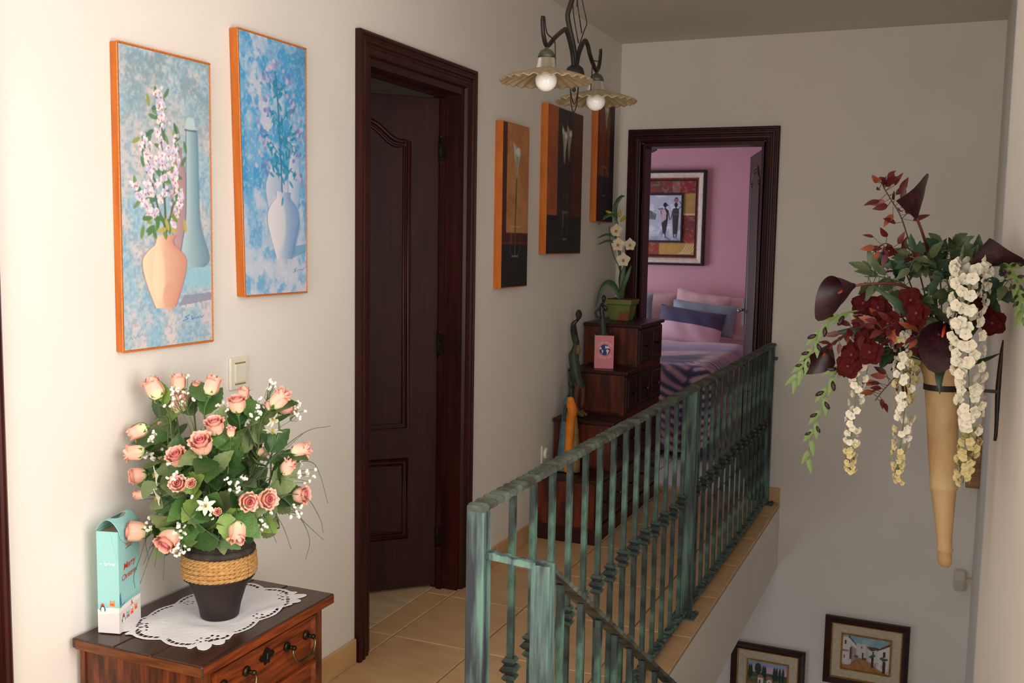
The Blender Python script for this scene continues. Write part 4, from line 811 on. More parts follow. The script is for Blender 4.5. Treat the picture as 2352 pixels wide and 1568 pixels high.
ROSES = [(0.082,1.838,1.081,-0.36,-0.25,0.9,0.0495,'b'),(0.097,1.902,1.088,0.03,0.12,0.99,0.04,'b'),(0.128,1.931,1.074,0.03,0.12,0.99,0.0318,'b'),(0.197,1.904,1.088,0.18,0.18,0.97,0.0436,'b'),(0.117,1.882,1.044,0.38,-0.11,0.92,0.047,'b'),(0.03,1.902,0.97,-0.37,-0.06,0.93,0.0342,'b'),(0.038,1.824,0.98,-0.73,-0.55,-0.41,0.0415,'b'),(0.06,1.796,0.933,-0.79,-0.62,0.01,0.043,'b'),(0.08,1.783,0.884,-0.59,-0.8,-0.04,0.0387,'o'),(0.076,1.792,0.835,-0.83,-0.55,-0.03,0.0266,'b'),(0.278,1.816,1.011,0.12,-0.4,0.91,0.0417,'o'),(0.283,1.765,0.979,0.24,-0.59,0.77,0.0486,'o'),(0.224,1.753,0.945,0.13,-0.64,0.76,0.0431,'o'),(0.252,1.726,0.895,0.3,-0.85,0.43,0.0367,'o'),(0.282,1.731,0.898,0.4,-0.81,0.43,0.0212,'o'),(0.293,1.876,1.054,0.08,-0.23,0.97,0.0405,'o'),(0.247,1.956,1.062,0.03,0.12,0.99,0.0357,'b'),(0.334,1.942,1.044,-0.29,-0.21,0.93,0.0227,'b'),(0.364,1.941,1.064,0.61,0.16,0.78,0.0471,'b'),(0.357,1.983,1.033,0.9,0.24,0.37,0.0376,'b'),(0.312,1.829,1.0,0.23,-0.17,0.96,0.0218,'b'),(0.407,1.962,0.943,0.9,0.32,0.28,0.0412,'b'),(0.399,1.922,0.909,0.61,0.16,0.78,0.0387,'b'),(0.413,1.953,0.837,0.99,0.06,0.13,0.0392,'o'),(0.373,1.806,0.852,0.85,-0.52,0.09,0.0411,'o'),(0.402,1.835,0.853,0.91,-0.36,0.2,0.0434,'o'),(0.357,1.792,0.783,0.46,-0.51,-0.73,0.045,'b'),(0.109,1.749,0.763,-0.79,-0.61,0.09,0.0482,'o'),(0.218,1.73,0.766,0.08,-0.86,-0.51,0.0509,'o'),(0.334,1.755,0.835,0.36,-0.86,0.35,0.0174,'o'),(0.316,1.938,0.934,0.9,0.24,0.37,0.027,'b'),(0.082,1.868,0.904,-0.14,-0.14,0.98,0.0378,'b')]
GYPS = [(0.14,1.861,1.07,0.062),(0.142,1.844,1.057,0.052),(0.251,1.768,0.982,0.041),(0.108,1.799,0.927,0.047),(0.133,1.77,0.863,0.052),(0.24,1.723,0.911,0.041),(0.302,1.742,0.844,0.062),(0.351,1.8,0.882,0.062),(0.386,1.84,0.806,0.062),(0.326,1.905,1.037,0.047),(0.26,1.878,1.046,0.052),(0.333,1.963,1.087,0.052),(0.394,1.982,1.031,0.047),(0.411,1.957,0.885,0.083),(0.424,1.921,0.801,0.052),(0.386,1.966,0.912,0.062),(0.148,1.752,0.783,0.052),(0.254,1.732,0.786,0.052),(0.246,1.723,0.743,0.041),(0.095,1.815,0.969,0.031)]
GRASS = [[(0.309,1.877,0.849),(0.369,1.929,0.939),(0.419,1.972,0.988),(0.462,2.008,0.998)],[(0.273,1.858,0.818),(0.334,1.909,0.897),(0.424,1.958,0.989)],[(0.384,1.908,0.841),(0.431,1.945,0.838),(0.467,1.954,0.787),(0.476,1.954,0.754)],[(0.39,1.934,0.908),(0.43,1.969,0.916),(0.453,1.975,0.886),(0.474,1.977,0.819)],[(0.365,1.867,0.838),(0.401,1.893,0.784),(0.426,1.897,0.724)],[(0.357,1.861,0.817),(0.377,1.868,0.798),(0.403,1.873,0.742)],[(0.393,1.896,0.844),(0.433,1.924,0.791),(0.456,1.928,0.741),(0.45,1.92,0.695)],[(0.384,1.908,0.841),(0.435,1.939,0.777),(0.478,1.953,0.737)],[(0.199,1.796,0.844),(0.148,1.753,0.798),(0.14,1.725,0.722),(0.127,1.714,0.673),(0.131,1.712,0.643)],[(0.218,1.789,0.849),(0.163,1.757,0.778),(0.135,1.736,0.693)],[(0.21,1.784,0.838),(0.16,1.753,0.748),(0.13,1.729,0.648)],[(0.238,1.78,0.843),(0.181,1.747,0.763),(0.169,1.734,0.693)],[(0.228,1.792,0.839),(0.172,1.774,0.744),(0.168,1.762,0.654)],[(0.241,1.748,0.841),(0.281,1.73,0.82),(0.369,1.76,0.75)],[(0.141,1.835,0.975),(0.053,1.831,0.983),(-0.033,1.826,0.971)],[(0.274,1.782,0.867),(0.211,1.754,0.856),(0.129,1.733,0.843)],[(0.186,1.811,0.881),(0.119,1.769,0.759),(0.123,1.764,0.693)]]
WHITE = [(0.201,1.723,0.911,-0.71,-0.69,-0.14,0.0389),(0.207,1.72,0.863,-0.66,-0.69,-0.3,0.0389),(0.264,1.77,0.946,0.15,-0.38,0.91,0.0392),(0.308,1.745,0.845,0.55,-0.66,0.52,0.0386),(0.348,1.929,1.022,0.83,-0.08,-0.55,0.041),(0.353,1.926,0.979,0.17,-0.01,0.99,0.041)]
RL = ['plump salmon rose bud at the upper left of the bouquet', 'salmon rose bud standing at the top behind white sprigs', 'small salmon rose bud tucked behind the tall top bud', 'tall salmon rose bud with yellow base at the top, nearest the light switch',
 'salmon rose with a curled outer petal below the top buds', 'half hidden salmon rose bud behind upper left leaves', 'upper of two salmon buds nodding out at the left edge', 'lower of two salmon buds nodding out at the left edge',
 'open salmon rose turned left, beside a white star flower', 'short salmon bud poking left just above the gift box', 'salmon rose with frilled lip at the upper middle of the bouquet', 'large open salmon rose with pink heart in the middle',
 'open salmon rose left of the bouquet centre, under a white star flower', 'open pink hearted rose facing the viewer beside a tiny rose', 'tiny open rose between light green leaves and a larger rose', 'salmon rose with rolled rim directly below the light switch',
 'salmon bud behind the rose below the light switch', 'tiny pink bud left of the big upper right rosebud', 'big salmon rosebud leaning right at the upper right', 'salmon rose half behind the big upper right rosebud',
 'tiny cream and pink bud right of the frilled rose', 'salmon rosebud jutting right beside thin grass', 'yellow based salmon bud on the right above white sprigs', 'salmon rose at the far right edge over trailing grass',
 'left one of two side by side open roses at lower right', 'right one of two side by side open roses at lower right', 'salmon rose hanging down over the vase shoulder', 'salmon rose sticking out in front of the gift box top',
 'big open rose hanging left of the vase rim', 'tiny deep pink open rose at the lower centre', 'reddish half open bud among the right hand leaves', 'shadowed salmon rose deep in the left foliage']
MOUTH = Vector((VX, VY, VZ+.215)); BC = Vector((.235, 1.87, .86))
for i, (x, y, z, dx, dy, dz, s, k) in enumerate(ROSES):
    p = Vector((max(x, .045), y, z)); d = Vector((dx, dy, dz)).normalized(); r = random.Random(i*7+1)
    base = p-d*s*.5; mo = MOUTH+Vector((r.uniform(-.02, .02), r.uniform(-.02, .02), -.02))
    t = thing('rose', RL[i], 'rose', tuple(mo), 'salmon roses in the vase'); o = ORG[t.name]
    link('bloom', ME_BUD if k == 'b' else ME_OPEN, t, Matrix.Translation(base-o) @ xf((0, 0, 0), d, s*(1.14 if k == 'b' else 1.16), spin=r.uniform(0, 6)))
    link('calyx', ME_CALYX, t, Matrix.Translation(base-o) @ xf((0, 0, 0), d, s*1.05, spin=r.uniform(0, 6)))
    out = (p-Vector((VX, VY, p.z))); k1 = base-d*.05; mid = (k1+mo)/2+Vector((out.x*.25, out.y*.25, .02))
    path = crom([base-d*s*.1, k1, mid, mo+Vector((0, 0, .04)), mo], 6); b = MB(); b.tube(path, .0022, 6); mk('stem', b, 'stem', t, smooth=True)
    nl = 5 if s > .03 else 3
    for q in range(nl):
        f_ = .10+.72*(q+r.random()*.6)/nl; pt = path[int(f_*(len(path)-1))]; rad = (pt-BC); rad = rad.normalized() if rad.length > .02 else Vector((0, 0, 1))
        dd = (rad*.8+Vector((r.uniform(-1, 1), r.uniform(-1, 1), r.uniform(-.5, .7)))).normalized(); sz = r.uniform(.066, .092)*(1 if s > .03 else .75)
        tip = pt+dd*sz
        if tip.x < .012: dd.x = abs(dd.x)*.3+.05; dd.normalize()
        me = LEAF_LIGHT if (r.random() < .07 or (i in (13, 14, 29) and q < 2)) else r.choice(LEAVES)
        link('leaf', me, t, leaf_mw(pt, dd, rad+Vector((.5, -.8, .5)), sz, o))
# white star flowers
def star():
    b = MB()
    for k in range(6):
        a = k*math.pi/3; c, s = math.cos(a), math.sin(a)
        def fn(u, v):
            q = (u*2-1)*.2*math.sin(math.pi*min(1, .12+.86*v)); r = .06+.8*v; h = .12+.55*v-.35*v*v+.1*abs(u*2-1); return Vector((c*r-s*q, s*r+c*q, h))
        b.sheet(fn, 3, 6)
    return b
ME_STAR = mesh_of('petals', star(), 'petal_white', smooth=True)
b = MB()
for k in range(6): b.tube([(0, 0, .1), (.12*math.cos(k), .12*math.sin(k), .55)], .025, 5); b.ball((.12*math.cos(k), .12*math.sin(k), .57), .04, 6, 4)
ME_STAM = mesh_of('stamens', b, 'bud_yellow', smooth=True)
SLB = ['upper white star flower at the left edge of the bouquet', 'lower white star flower just above the gift box corner', 'white star flower under the large central rose', 'white star flower among baby\'s breath at the lower centre', 'white star flower beneath the upper right rosebuds', 'white star flower among right hand leaves']
for i, (x, y, z, dx, dy, dz, s) in enumerate(WHITE):
    t = thing('star_flower', SLB[i], 'flower', tuple(MOUTH), 'white star flowers in the vase'); o = ORG[t.name]; p = Vector((max(.04, x), y, z)); d = Vector((dx, dy, dz)); mw = Matrix.Translation(p-o) @ xf((0, 0, 0), d, .027, spin=i)
    link('petals', ME_STAR, t, mw); link('stamens', ME_STAM, t, mw); b = MB(); b.tube(crom([p, p-d.normalized()*.04, (p+MOUTH)/2+Vector((0, 0, .02)), MOUTH], 5), .0014, 5); mk('stem', b, 'stem', t, smooth=True)
# baby's breath
GL = ['at the top in front of two rose buds', 'over the curled rose near the top', 'between the large central rose and its left neighbour', 'beside the left nodding buds', 'above the gift box at the left', 'over the pink hearted rose', 'at the lower centre of the bouquet', 'right of the centre over dark leaves', 'under the two side by side roses', 'on the upper right leaf', 'left of the rolled rim rose', 'rising alone above the upper right', 'at the right of the upper right rosebuds', 'spreading at the right edge', 'at the lower right over trailing grass', 'between the two right hand rosebuds', 'in front of the gift box flap', 'beside the vase rim at the left', 'under the big rose left of the rim', 'below the nodding left buds']
for i, (x, y, z, s) in enumerate(GYPS):
    r = random.Random(100+i); p = Vector((max(.03, x), y, z)); t = thing('babys_breath', 'tiny white baby\'s breath sprig '+GL[i], 'flower sprig', tuple(MOUTH), 'baby\'s breath in the vase')
    out = (p-BC).normalized(); st_ = p-out*s*.7; b = MB(); b.tube(crom([st_, st_-out*.04, (p+MOUTH)/2, MOUTH], 5), .0009, 4); fl = MB()
    for k in range(10):
        e = p+Vector((r.gauss(0, .4), r.gauss(0, .4), r.gauss(0, .4)))*s*.5; m_ = (st_+e)/2+Vector((r.uniform(-1, 1), r.uniform(-1, 1), r.uniform(-1, 1)))*s*.12; b.tube([st_, m_, e], .0007, 4)
        if e.x < .006: continue
        for q in range(3): fl.ball(e+Vector((r.uniform(-1, 1), r.uniform(-1, 1), r.uniform(-1, 1)))*.003, r.uniform(.0026, .0038), 6, 4)
    mk('sprig_stems', b, 'stem', t); fo = mk('blossoms', fl, 'blossom_white', t)
# grass blades
GRL = ['long grass blade arching out at the upper right', 'straight grass blade pointing up right past the leaves', 'grass blade curling down beside the far right rose', 'grass blade arching over from the right hand bud', 'grass blade hanging below the right roses towards the chest', 'short grass blade hanging right of the vase', 'grass blade curving down at the right and hooking back', 'grass blade sweeping down to the far right', 'dark grass blade lying across the gift box print', 'left grass blade slanting past the gift box edge', 'grass blade slanting down to the gift box side', 'grass blade hanging between gift box and vase', 'thin grass blade dangling left of the vase', 'grass blade lying across the vase shoulder', 'faint grass blade sticking out at the left edge', 'grass blade pointing left above the gift box', 'faint grass blade drooping beside the gift box']
for i, pts in enumerate(GRASS):
    pts = [Vector((max(.02, q[0]), q[1], q[2])) for q in pts]; b = MB(); b.tube([MOUTH, (MOUTH+pts[0])/2+Vector((0, 0, .01))]+pts, [.0014, .0013, .0011, .0006], 5, smooth=5)
    single('grass_blade', b, 'grass', GRL[i], 'grass blade', tuple(MOUTH), 'grass blades in the rose bouquet', True)
# rich filler foliage: leafy stems in the middle of the bouquet
FLB = ['facing the viewer at the centre', 'rising behind the central roses', 'spreading to the upper left', 'spreading to the left above the box', 'reaching to the right', 'reaching to the upper right', 'over the front of the vase rim', 'over the left of the vase rim', 'over the right of the vase rim', 'deep in the middle', 'low at the right hand side', 'at the top between the buds']
FD = [(.35, -.55, .25), (.0, .1, .9), (-.15, -.35, .7), (-.25, -.5, .25), (.75, .2, .2), (.45, .15, .65), (.5, -.6, -.12), (.1, -.75, -.1), (.75, -.2, -.05), (.2, -.3, .5), (.7, .05, .0), (.1, -.15, .95)]
for i, d in enumerate(FD):
    r = random.Random(300+i); d = Vector(d).normalized(); t = thing('rose_leaf_spray', 'green rose leaf spray '+FLB[i]+' of the bouquet', 'leaf spray', tuple(MOUTH), 'leaf sprays in the vase'); o = ORG[t.name]
    L_ = .20 if d.z > .4 else (.15 if d.z > 0 else .12); e = MOUTH+d*L_+Vector((0, 0, .03)); path = crom([MOUTH, MOUTH+Vector((d.x*.02, d.y*.02, .045)), (MOUTH+e)/2+Vector((0, 0, .03)), e], 6); b = MB(); b.tube(path, .0017, 5); mk('stem', b, 'stem', t, smooth=True)
    for q in range(12):
        pt = path[int((.25+.75*q/11)*(len(path)-1))]; dd = (d*.6+Vector((r.uniform(-1, 1), r.uniform(-1, 1), r.uniform(-.7, .6)))).normalized(); sz = r.uniform(.062, .088)
        if (pt+dd*sz).x < .012: dd.x = .1; dd.normalize()
        link('leaf', LEAF_LIGHT if r.random() < .06 else r.choice(LEAVES), t, leaf_mw(pt, dd, (pt-BC)+Vector((.05, -.08, .07)), sz, o))

# ================================================================== GIFT BOX
GA, e1, e2 = Vector((.046, 1.684, DZ+.0025)), Vector((.966, .259, 0)), Vector((-.259, .966, 0)); GW, GL_, GH = .053, .094, .238; ZZ = Vector((0, 0, 1))
gb = thing('gift_box', 'tall pale teal cardboard gift box with snow print, leaning by the wall', 'gift box', tuple(GA+e1*GW/2+e2*GL_/2))
Fs = lambda a, z, n=.0005: GA+e1*a-e2*n+ZZ*z
Fl = lambda c, z, n=.0005: GA+e1*(GW+n)+e2*c+ZZ*z
b = MB(); b.add([GA+e1*a+e2*c+ZZ*z for z in (0, GH) for a, c in ((0, 0), (GW, 0), (GW, GL_), (0, GL_))], [(0, 1, 5, 4), (1, 2, 6, 5), (2, 3, 7, 6), (3, 0, 4, 7), (0, 3, 2, 1)]); mk('box_body', b, 'box_teal', gb, bevel=.0008)
b = MB(); b.add([GA+e1*a+e2*c+ZZ*(GH-.004) for a, c in ((.001, .001), (GW-.001, .001), (GW-.001, GL_-.001), (.001, GL_-.001))], [(0, 1, 2, 3)]); mk('box_inside', b, 'box_inside', gb)
def flat(name, pts, F, m, n=.0005, par=gb): b = MB(); b.add([F(p[0], p[1], n) for p in pts], [tuple(range(len(pts)))]); return mk(name, b, m, par)
# printed ground, snow and pine border
def printed(F, w, hl, hr, sl, sr):
    flat('print_ground', [(0, 0), (w, 0), (w, hr), (0, hl)], F, 'box_white', .0004); flat('print_snow', [(0, hl), (w, hr), (w, sr), (w*.6, (sl+sr)/2+.003), (0, sl)], F, 'box_snow', .0004)
    b = MB(); k = int(w/.0042)
    for i in range(k):
        c = (i+.5)*w/k; z0 = sl+(sr-sl)*c/w-.002; h = .014+.006*((i*37) % 5)/5; b.add([F(c-.0022, z0, .0003), F(c+.0022, z0, .0003), F(c, z0+h, .0003)], [(0, 1, 2)])
    mk('print_pines', b, 'ink_mint', gb)
    b = MB(); r = random.Random(int(w*1e4))
    for i in range(46):
        a, z = r.uniform(.003, w-.003), r.uniform(sl+.03, GH-.01); s = r.uniform(.0004, .0009); b.add([F(a-s, z, .0006), F(a, z-s, .0006), F(a+s, z, .0006), F(a, z+s, .0006)], [(0, 1, 2, 3)])
    mk('print_snowflakes', b, 'ink_white', gb)
printed(Fs, GW, .043, .049, .055, .060); printed(Fl, GL_, .049, .056, .060, .064)
def penguin(F, a, z, s):
    flat('print_penguin', [(a-.5*s, z), (a+.5*s, z), (a+.62*s, z+.5*s), (a+.9*s, z+.35*s), (a+.5*s, z+1.1*s), (a+.32*s, z+1.75*s), (a-.32*s, z+1.75*s), (a-.5*s, z+1.1*s), (a-.9*s, z+.35*s), (a-.62*s, z+.5*s)], F, 'ink_dark', .0006); flat('print_penguin_belly', [(a-.4*s, z), (a+.4*s, z), (a+.4*s, z+.8*s), (a+.2*s, z+1.2*s), (a-.2*s, z+1.2*s), (a-.4*s, z+.8*s)], F, 'ink_white', .0008); flat('print_penguin_cap', [(a-.4*s, z+1.6*s), (a+.45*s, z+1.5*s), (a+.25*s, z+2.0*s), (a-.3*s, z+2.05*s)], F, 'ink_red', .0008)
def critter(F, a, z, s, m='ink_orange'):
    flat('print_critter', [(a-.7*s, z), (a+.7*s, z), (a+.6*s, z+1.0*s), (a+.65*s, z+1.6*s), (a+.35*s, z+1.25*s), (a-.3*s, z+1.25*s), (a-.55*s, z+1.6*s), (a-.6*s, z+1.0*s)], F, m, .0006); flat('print_critter_mouth', [(a-.25*s, z+.3*s), (a+.25*s, z+.3*s), (a+.2*s, z+.6*s), (a-.2*s, z+.6*s)], F, 'ink_red', .0008)
    for d in (-.2, .2): flat('print_critter_eye', [(a+d*s-.1*s, z+.85*s), (a+d*s+.1*s, z+.85*s), (a+d*s+.1*s, z+1.05*s), (a+d*s-.1*s, z+1.05*s)], F, 'ink_white', .0008)
penguin(Fs, .0125, .049, .0098); critter(Fs, .036, .064, .0088)
penguin(Fl, .017, .021, .0105); critter(Fl, .036, .026, .0105, 'ink_grey'); critter(Fl, .054, .028, .0095); critter(Fl, .053, .043, .007, 'ink_white'); critter(Fl, .072, .033, .0095)
flat('print_critter_scarf', [(.029, .033), (.043, .033), (.043, .038), (.029, .038)], Fl, 'ink_mint', .0009); flat('print_fox_hat', [(.05, .054), (.057, .054), (.053, .064)], Fl, 'ink_red', .0009); flat('print_fox_scarf', [(.047, .049), (.06, .051), (.06, .054), (.047, .052)], Fl, 'ink_orange', .0009)
for k in range(4): flat('print_blue_tree', [(.0005, .066+k*.006), (.011-k*.0016, .066+k*.006), (.0058, .077+k*.0065)], Fl, 'ink_blue', .0006+.0001*k)
flat('print_tree_trunk', [(.0045, .059), (.007, .059), (.007, .066), (.0045, .066)], Fl, 'ink_dark', .0006); flat('print_sledge', [(.010, .061), (.024, .066), (.026, .071), (.0245, .0685), (.010, .0635)], Fl, 'ink_blue', .0006)
def put(me, F, a, z, dirv, nrm, par, name, n=.0008, rot=0.):
    x = Vector(dirv); zz = Vector(nrm); y = zz.cross(x); m = Matrix(((x.x, y.x, zz.x), (x.y, y.y, zz.y), (x.z, y.z, zz.z))) @ Matrix.Rotation(rot, 3, 'Z'); link(name, me, par, Matrix.Translation(F(a, z, n)-ORG[par.name]) @ m.to_4x4())
put(text_mesh('Merry', .0225, 'ink_red', .3, .0001, .92), Fl, .046, .1445, e2, e1, gb, 'print_greeting', rot=.10); put(text_mesh('Christmas', .0185, 'ink_red', .3, .0001, .9), Fl, .046, .122, e2, e1, gb, 'print_greeting', rot=.10)
put(text_mesh('farline', .0125, 'ink_white', .0, .0001, .9), Fs, .0315, .159, e1, -e2, gb, 'print_logo')
flat('print_logo_mark', [(.0075, .1625), (.0105, .1595), (.0135, .1625), (.0105, .1655)], Fs, 'ink_white', .0007); flat('print_logo_mark', [(.0092, .1625), (.0105, .1612), (.0118, .1625), (.0105, .1638)], Fs, 'box_teal', .0009)
flat('slot', [(.032, .190), (.057, .1925), (.057, .194), (.032, .1915)], Fl, 'ink_dark', .0006)
hp = [(.047+.021*math.cos(t), GH-.020+.026*math.sin(t)) for t in np.linspace(math.pi, 2*math.pi, 14)]; flat('thumb_hole', hp, Fl, 'box_inside', .0006)
b = MB(); b.add([Fs(GW-.001, GH-.002, .0007), Fs(GW*.66, GH-.002, .0007), Fs(GW-.001, GH-.068, .0014)], [(0, 1, 2)]); mk('gusset_fold', b, 'box_teal', gb)
nt_, ns_ = 70, 60; tt = np.linspace(0, 1, nt_); ss = np.linspace(0, 1, ns_); T, SS = np.meshgrid(tt, ss, indexing='ij')
aa = np.where(T < .7, T/.7*(GW+.0015), GW+.0015+.004*(T-.7)); zz_ = np.where(T < .7, GH+.026*np.sin(np.clip(T/.7, 0, 1)*math.pi)**.8+.0, GH-(T-.7)/.3*.036)
P = np.array(GA)[None, None]+aa[..., None]*np.array(e1)+(SS*GL_)[..., None]*np.array(e2)+zz_[..., None]*np.array(ZZ)
okm = ~(((T-.36)/.11)**2+((SS-.5)/.30)**2 < 1); okm &= ~((T > .7) & (((SS-.5)/.5)**2+((T-.7)/.3)**2 > 1)); mask = okm[:-1, :-1] & okm[1:, :-1] & okm[:-1, 1:] & okm[1:, 1:]
lid = link('folded_handle_flap', grid_mesh('folded_handle_flap', P, None, 'box_teal', ORG[gb.name], mask), gb); sd = lid.modifiers.new('thickness', 'SOLIDIFY'); sd.thickness = .0008

# ================================================================== STEPPED CABINET
sc = thing('stepped_cabinet', 'stair shaped dark wooden cabinet with small drawers in the corner', 'cabinet', (.17, 5.04, 0))
TY = [4.478, 4.698, 4.912, 5.132, 5.60]; TZ = [.317, .561, .788, 1.014]; CX0, CX1 = .016, .312
b = MB(); b.box((CX0, TY[0]-.006, 0), (CX1+.008, TY[4], .078)); mk('plinth', b, 'acacia_dark', sc, bevel=.004)
for k in range(4):
    b = MB(); b.box((CX0, TY[k], .078), (CX1, TY[k+1], TZ[k]-.018)); mk('cabinet_body', b, 'acacia', sc)
    b = MB(); b.box((CX0-.006, TY[k]-.014, TZ[k]-.020), (CX1+.018, TY[k+1] if k < 3 else TY[4]+.01, TZ[k])); mk('step_top', b, 'acacia_dark', sc, bevel=.005)
    za = TZ[k-1] if k else .078
    for xa, xb in ((CX0, CX0+.022), (CX1-.022, CX1)): b = MB(); b.box((xa, TY[k]-.003, za), (xb, TY[k]+.004, TZ[k]-.020)); mk('front_stile', b, 'acacia', sc)
    if k: b = MB(); b.box((CX0+.02, TY[k]-.0035, za), (CX1-.02, TY[k]+.004, za+.012)); mk('front_rail', b, 'acacia_dark', sc)
    lv = [.082]+TZ[:k+1]
    for j in range(k+1):
        y0, y1 = TY[k]+.012, TY[k+1]-.012; z0, z1 = lv[j]+.01, lv[j+1]-.03
        cells = [(y0, y1)] if y1-y0 < .3 else [(y0, (y0+y1)/2-.004), ((y0+y1)/2+.004, y1)]
        for (ya, yb) in cells:
            b = MB(); b.box((CX1-.004, ya, z0), (CX1+.010, yb, z1)); d = mk('drawer', b, 'acacia_dark', sc, bevel=.002); fn = lambda u, v, h: (CX1+.009+h, u, v)
            mk('drawer_moulding', rectframe(MB(), fn, ya+.02, yb-.02, z0+.02, z1-.02, [(0, 0), (.003, .006), (.009, .005), (.012, 0)]), 'acacia_dark', d)
            b = MB(); ym, zm = (ya+yb)/2, (z0+z1)/2; b.tube([(CX1+.009, ym, zm), (CX1+.020, ym, zm), (CX1+.024, ym, zm), (CX1+.032, ym, zm), (CX1+.035, ym, zm)], [.004, .004, .009, .010, .004], 10); mk('knob', b, 'brass' if (j+k) % 2 else 'darkbrass', d, smooth=True)

# ================================================================== FIGURINES
def remesh(o, v, s=True):
    m = o.modifiers.new('remesh', 'REMESH'); m.mode = 'VOXEL'; m.voxel_size = v; m.use_smooth_shade = s; q = o.modifiers.new('smooth', 'SMOOTH'); q.iterations = 3; q.factor = .4
fa = thing('seated_figurine', 'tall dark figurine in a green wrap holding a jug on a cabinet step', 'figurine', (.11, 4.80, .562)); y = 4.80
b = MB(); b.ball((.098, y-.006, 1.078), (.017, .022, .026)); b.tube([(.096, y, 1.06), (.084, y, 1.044), (.070, y, 1.03), (.069, y, 1.0), (.074, y, .97), (.082, y, .945), (.090, y, .93)], [.009, .009, .014, .017, .016, .018, .017], 10, smooth=3)
b.tube([(.071, y-.014, 1.02), (.085, y-.03, .985), (.098, y-.036, .955), (.104, y-.03, .92)], [.008, .007, .0065, .006], 8, smooth=3); b.tube([(.071, y+.016, 1.02), (.078, y+.026, .97), (.092, y+.012, .94)], [.008, .007, .006], 8, smooth=3)
b.ball((.103, y-.028, 1.062), (.006, .008, .006)); b.ball((.098, y-.027, 1.072), (.005, .006, .006)); o = mk('torso', b, 'ebony', fa); remesh(o, .0035)
b = MB(); b.tube([(.088, y, .94), (.080, y, .895), (.073, y, .87), (.080, y, .82), (.090, y, .77), (.105, y, .725), (.118, y, .70)], [.016, .019, .026, .027, .026, .026, .02], 14, smooth=3); b.tube([(.075, y, .87), (.072, y+.01, .84)], [.03, .02], 10); o = mk('wrap', b, 'robe_green', fa); remesh(o, .004)
b = MB(); b.tube([(.105, y-.012, .725), (.098, y-.016, .67), (.100, y-.018, .61), (.112, y-.018, .585)], [.018, .013, .011, .011], 10, smooth=3); b.tube([(.118, y+.012, .72), (.124, y+.012, .66), (.120, y+.01, .60)], [.016, .012, .010], 10, smooth=3); o = mk('leg', b, 'robe_brown', fa); remesh(o, .004)
b = MB(); b.tube([(.106, y-.02, .585), (.125, y-.03, .574), (.150, y-.045, .571)], [.013, .012, .008], 10); b.tube([(.116, y+.008, .585), (.135, y+.0, .574), (.156, y-.012, .571)], [.012, .011, .008], 10); o = mk('foot', b, 'robe_olive', fa); remesh(o, .004)
b = MB(); b.lathe([(.004, -.026), (.010, -.022), (.013, -.008), (.011, .008), (.006, .016), (.008, .022)], (.108, y-.034, .905), 14); mk('jug', b, 'robe_olive', fa, smooth=True)
fbn = thing('robed_figurine', 'figurine in an orange robe and blue cloak on the lowest cabinet step', 'figurine', (.14, 4.58, .318)); y = 4.585
b = MB(); b.ball((.142, y-.006, .757), (.015, .019, .023)); b.ball((.142, y+.004, .772), (.017, .019, .013)); b.tube([(.142, y, .74), (.142, y, .715), (.140, y, .69)], [.008, .008, .02], 10); b.tube([(.128, y-.02, .655), (.122, y-.036, .61), (.128, y-.044, .575)], [.008, .007, .006], 8, smooth=3); o = mk('head', b, 'ebony', fbn); remesh(o, .0035)
b = MB(); b.tube([(.142, y-.006, .690), (.148, y-.016, .655), (.158, y-.020, .625), (.147, y-.016, .58), (.142, y-.014, .48), (.138, y-.012, .34), (.138, y-.012, .319)], [.014, .024, .024, .022, .021, .022, .022], 14, smooth=3); o = mk('robe', b, 'robe_orange', fbn); remesh(o, .0045)
b = MB(); b.tube([(.136, y+.01, .705), (.122, y+.008, .66), (.116, y+.006, .58), (.108, y+.004, .45), (.100, y+.002, .319)], [.016, .022, .022, .026, .03], 14, smooth=3); o = mk('cloak', b, 'robe_blue', fbn); remesh(o, .0045)
b = MB(); b.tube([(.160, y+.012, .62), (.166, y+.008, .52), (.170, y+.004, .42), (.172, y, .319)], [.008, .016, .022, .026], 12, smooth=3); o = mk('sash', b, 'robe_olive', fbn); remesh(o, .0045)
fc = thing('kneeling_figurine', 'slim dark green figurine with raised arms behind the pink card', 'figurine', (.14, 5.06, .789)); y = 5.062
b = MB(); b.ball((.142, y-.004, 1.150), (.013, .016, .019)); b.tube([(.140, y, 1.135), (.134, y, 1.118), (.129, y, 1.095), (.134, y, 1.06), (.138, y, 1.03)], [.008, .008, .013, .013, .015], 10, smooth=3); b.tube([(.124, y-.012, 1.10), (.104, y-.02, 1.075), (.120, y-.03, 1.05), (.132, y-.028, 1.05)], [.007, .006, .006, .006], 8, smooth=3); b.tube([(.136, y+.0, 1.10), (.156, y-.008, 1.085), (.166, y-.014, 1.105)], [.007, .006, .006], 8, smooth=3); b.tube([(.125, y-.01, 1.118), (.160, y-.016, 1.108)], .005, 8); o = mk('torso', b, 'ebony', fc); remesh(o, .0035)
b = MB(); b.tube([(.136, y, 1.045), (.139, y, 1.0), (.143, y, .95), (.143, y, .88), (.143, y, .792)], [.014, .018, .021, .022, .03], 14, smooth=3); b.ball((.118, y-.016, .95), (.014, .016, .012)); b.ball((.166, y-.012, .955), (.014, .014, .012)); o = mk('robe', b, 'robe_green', fc); remesh(o, .0045)

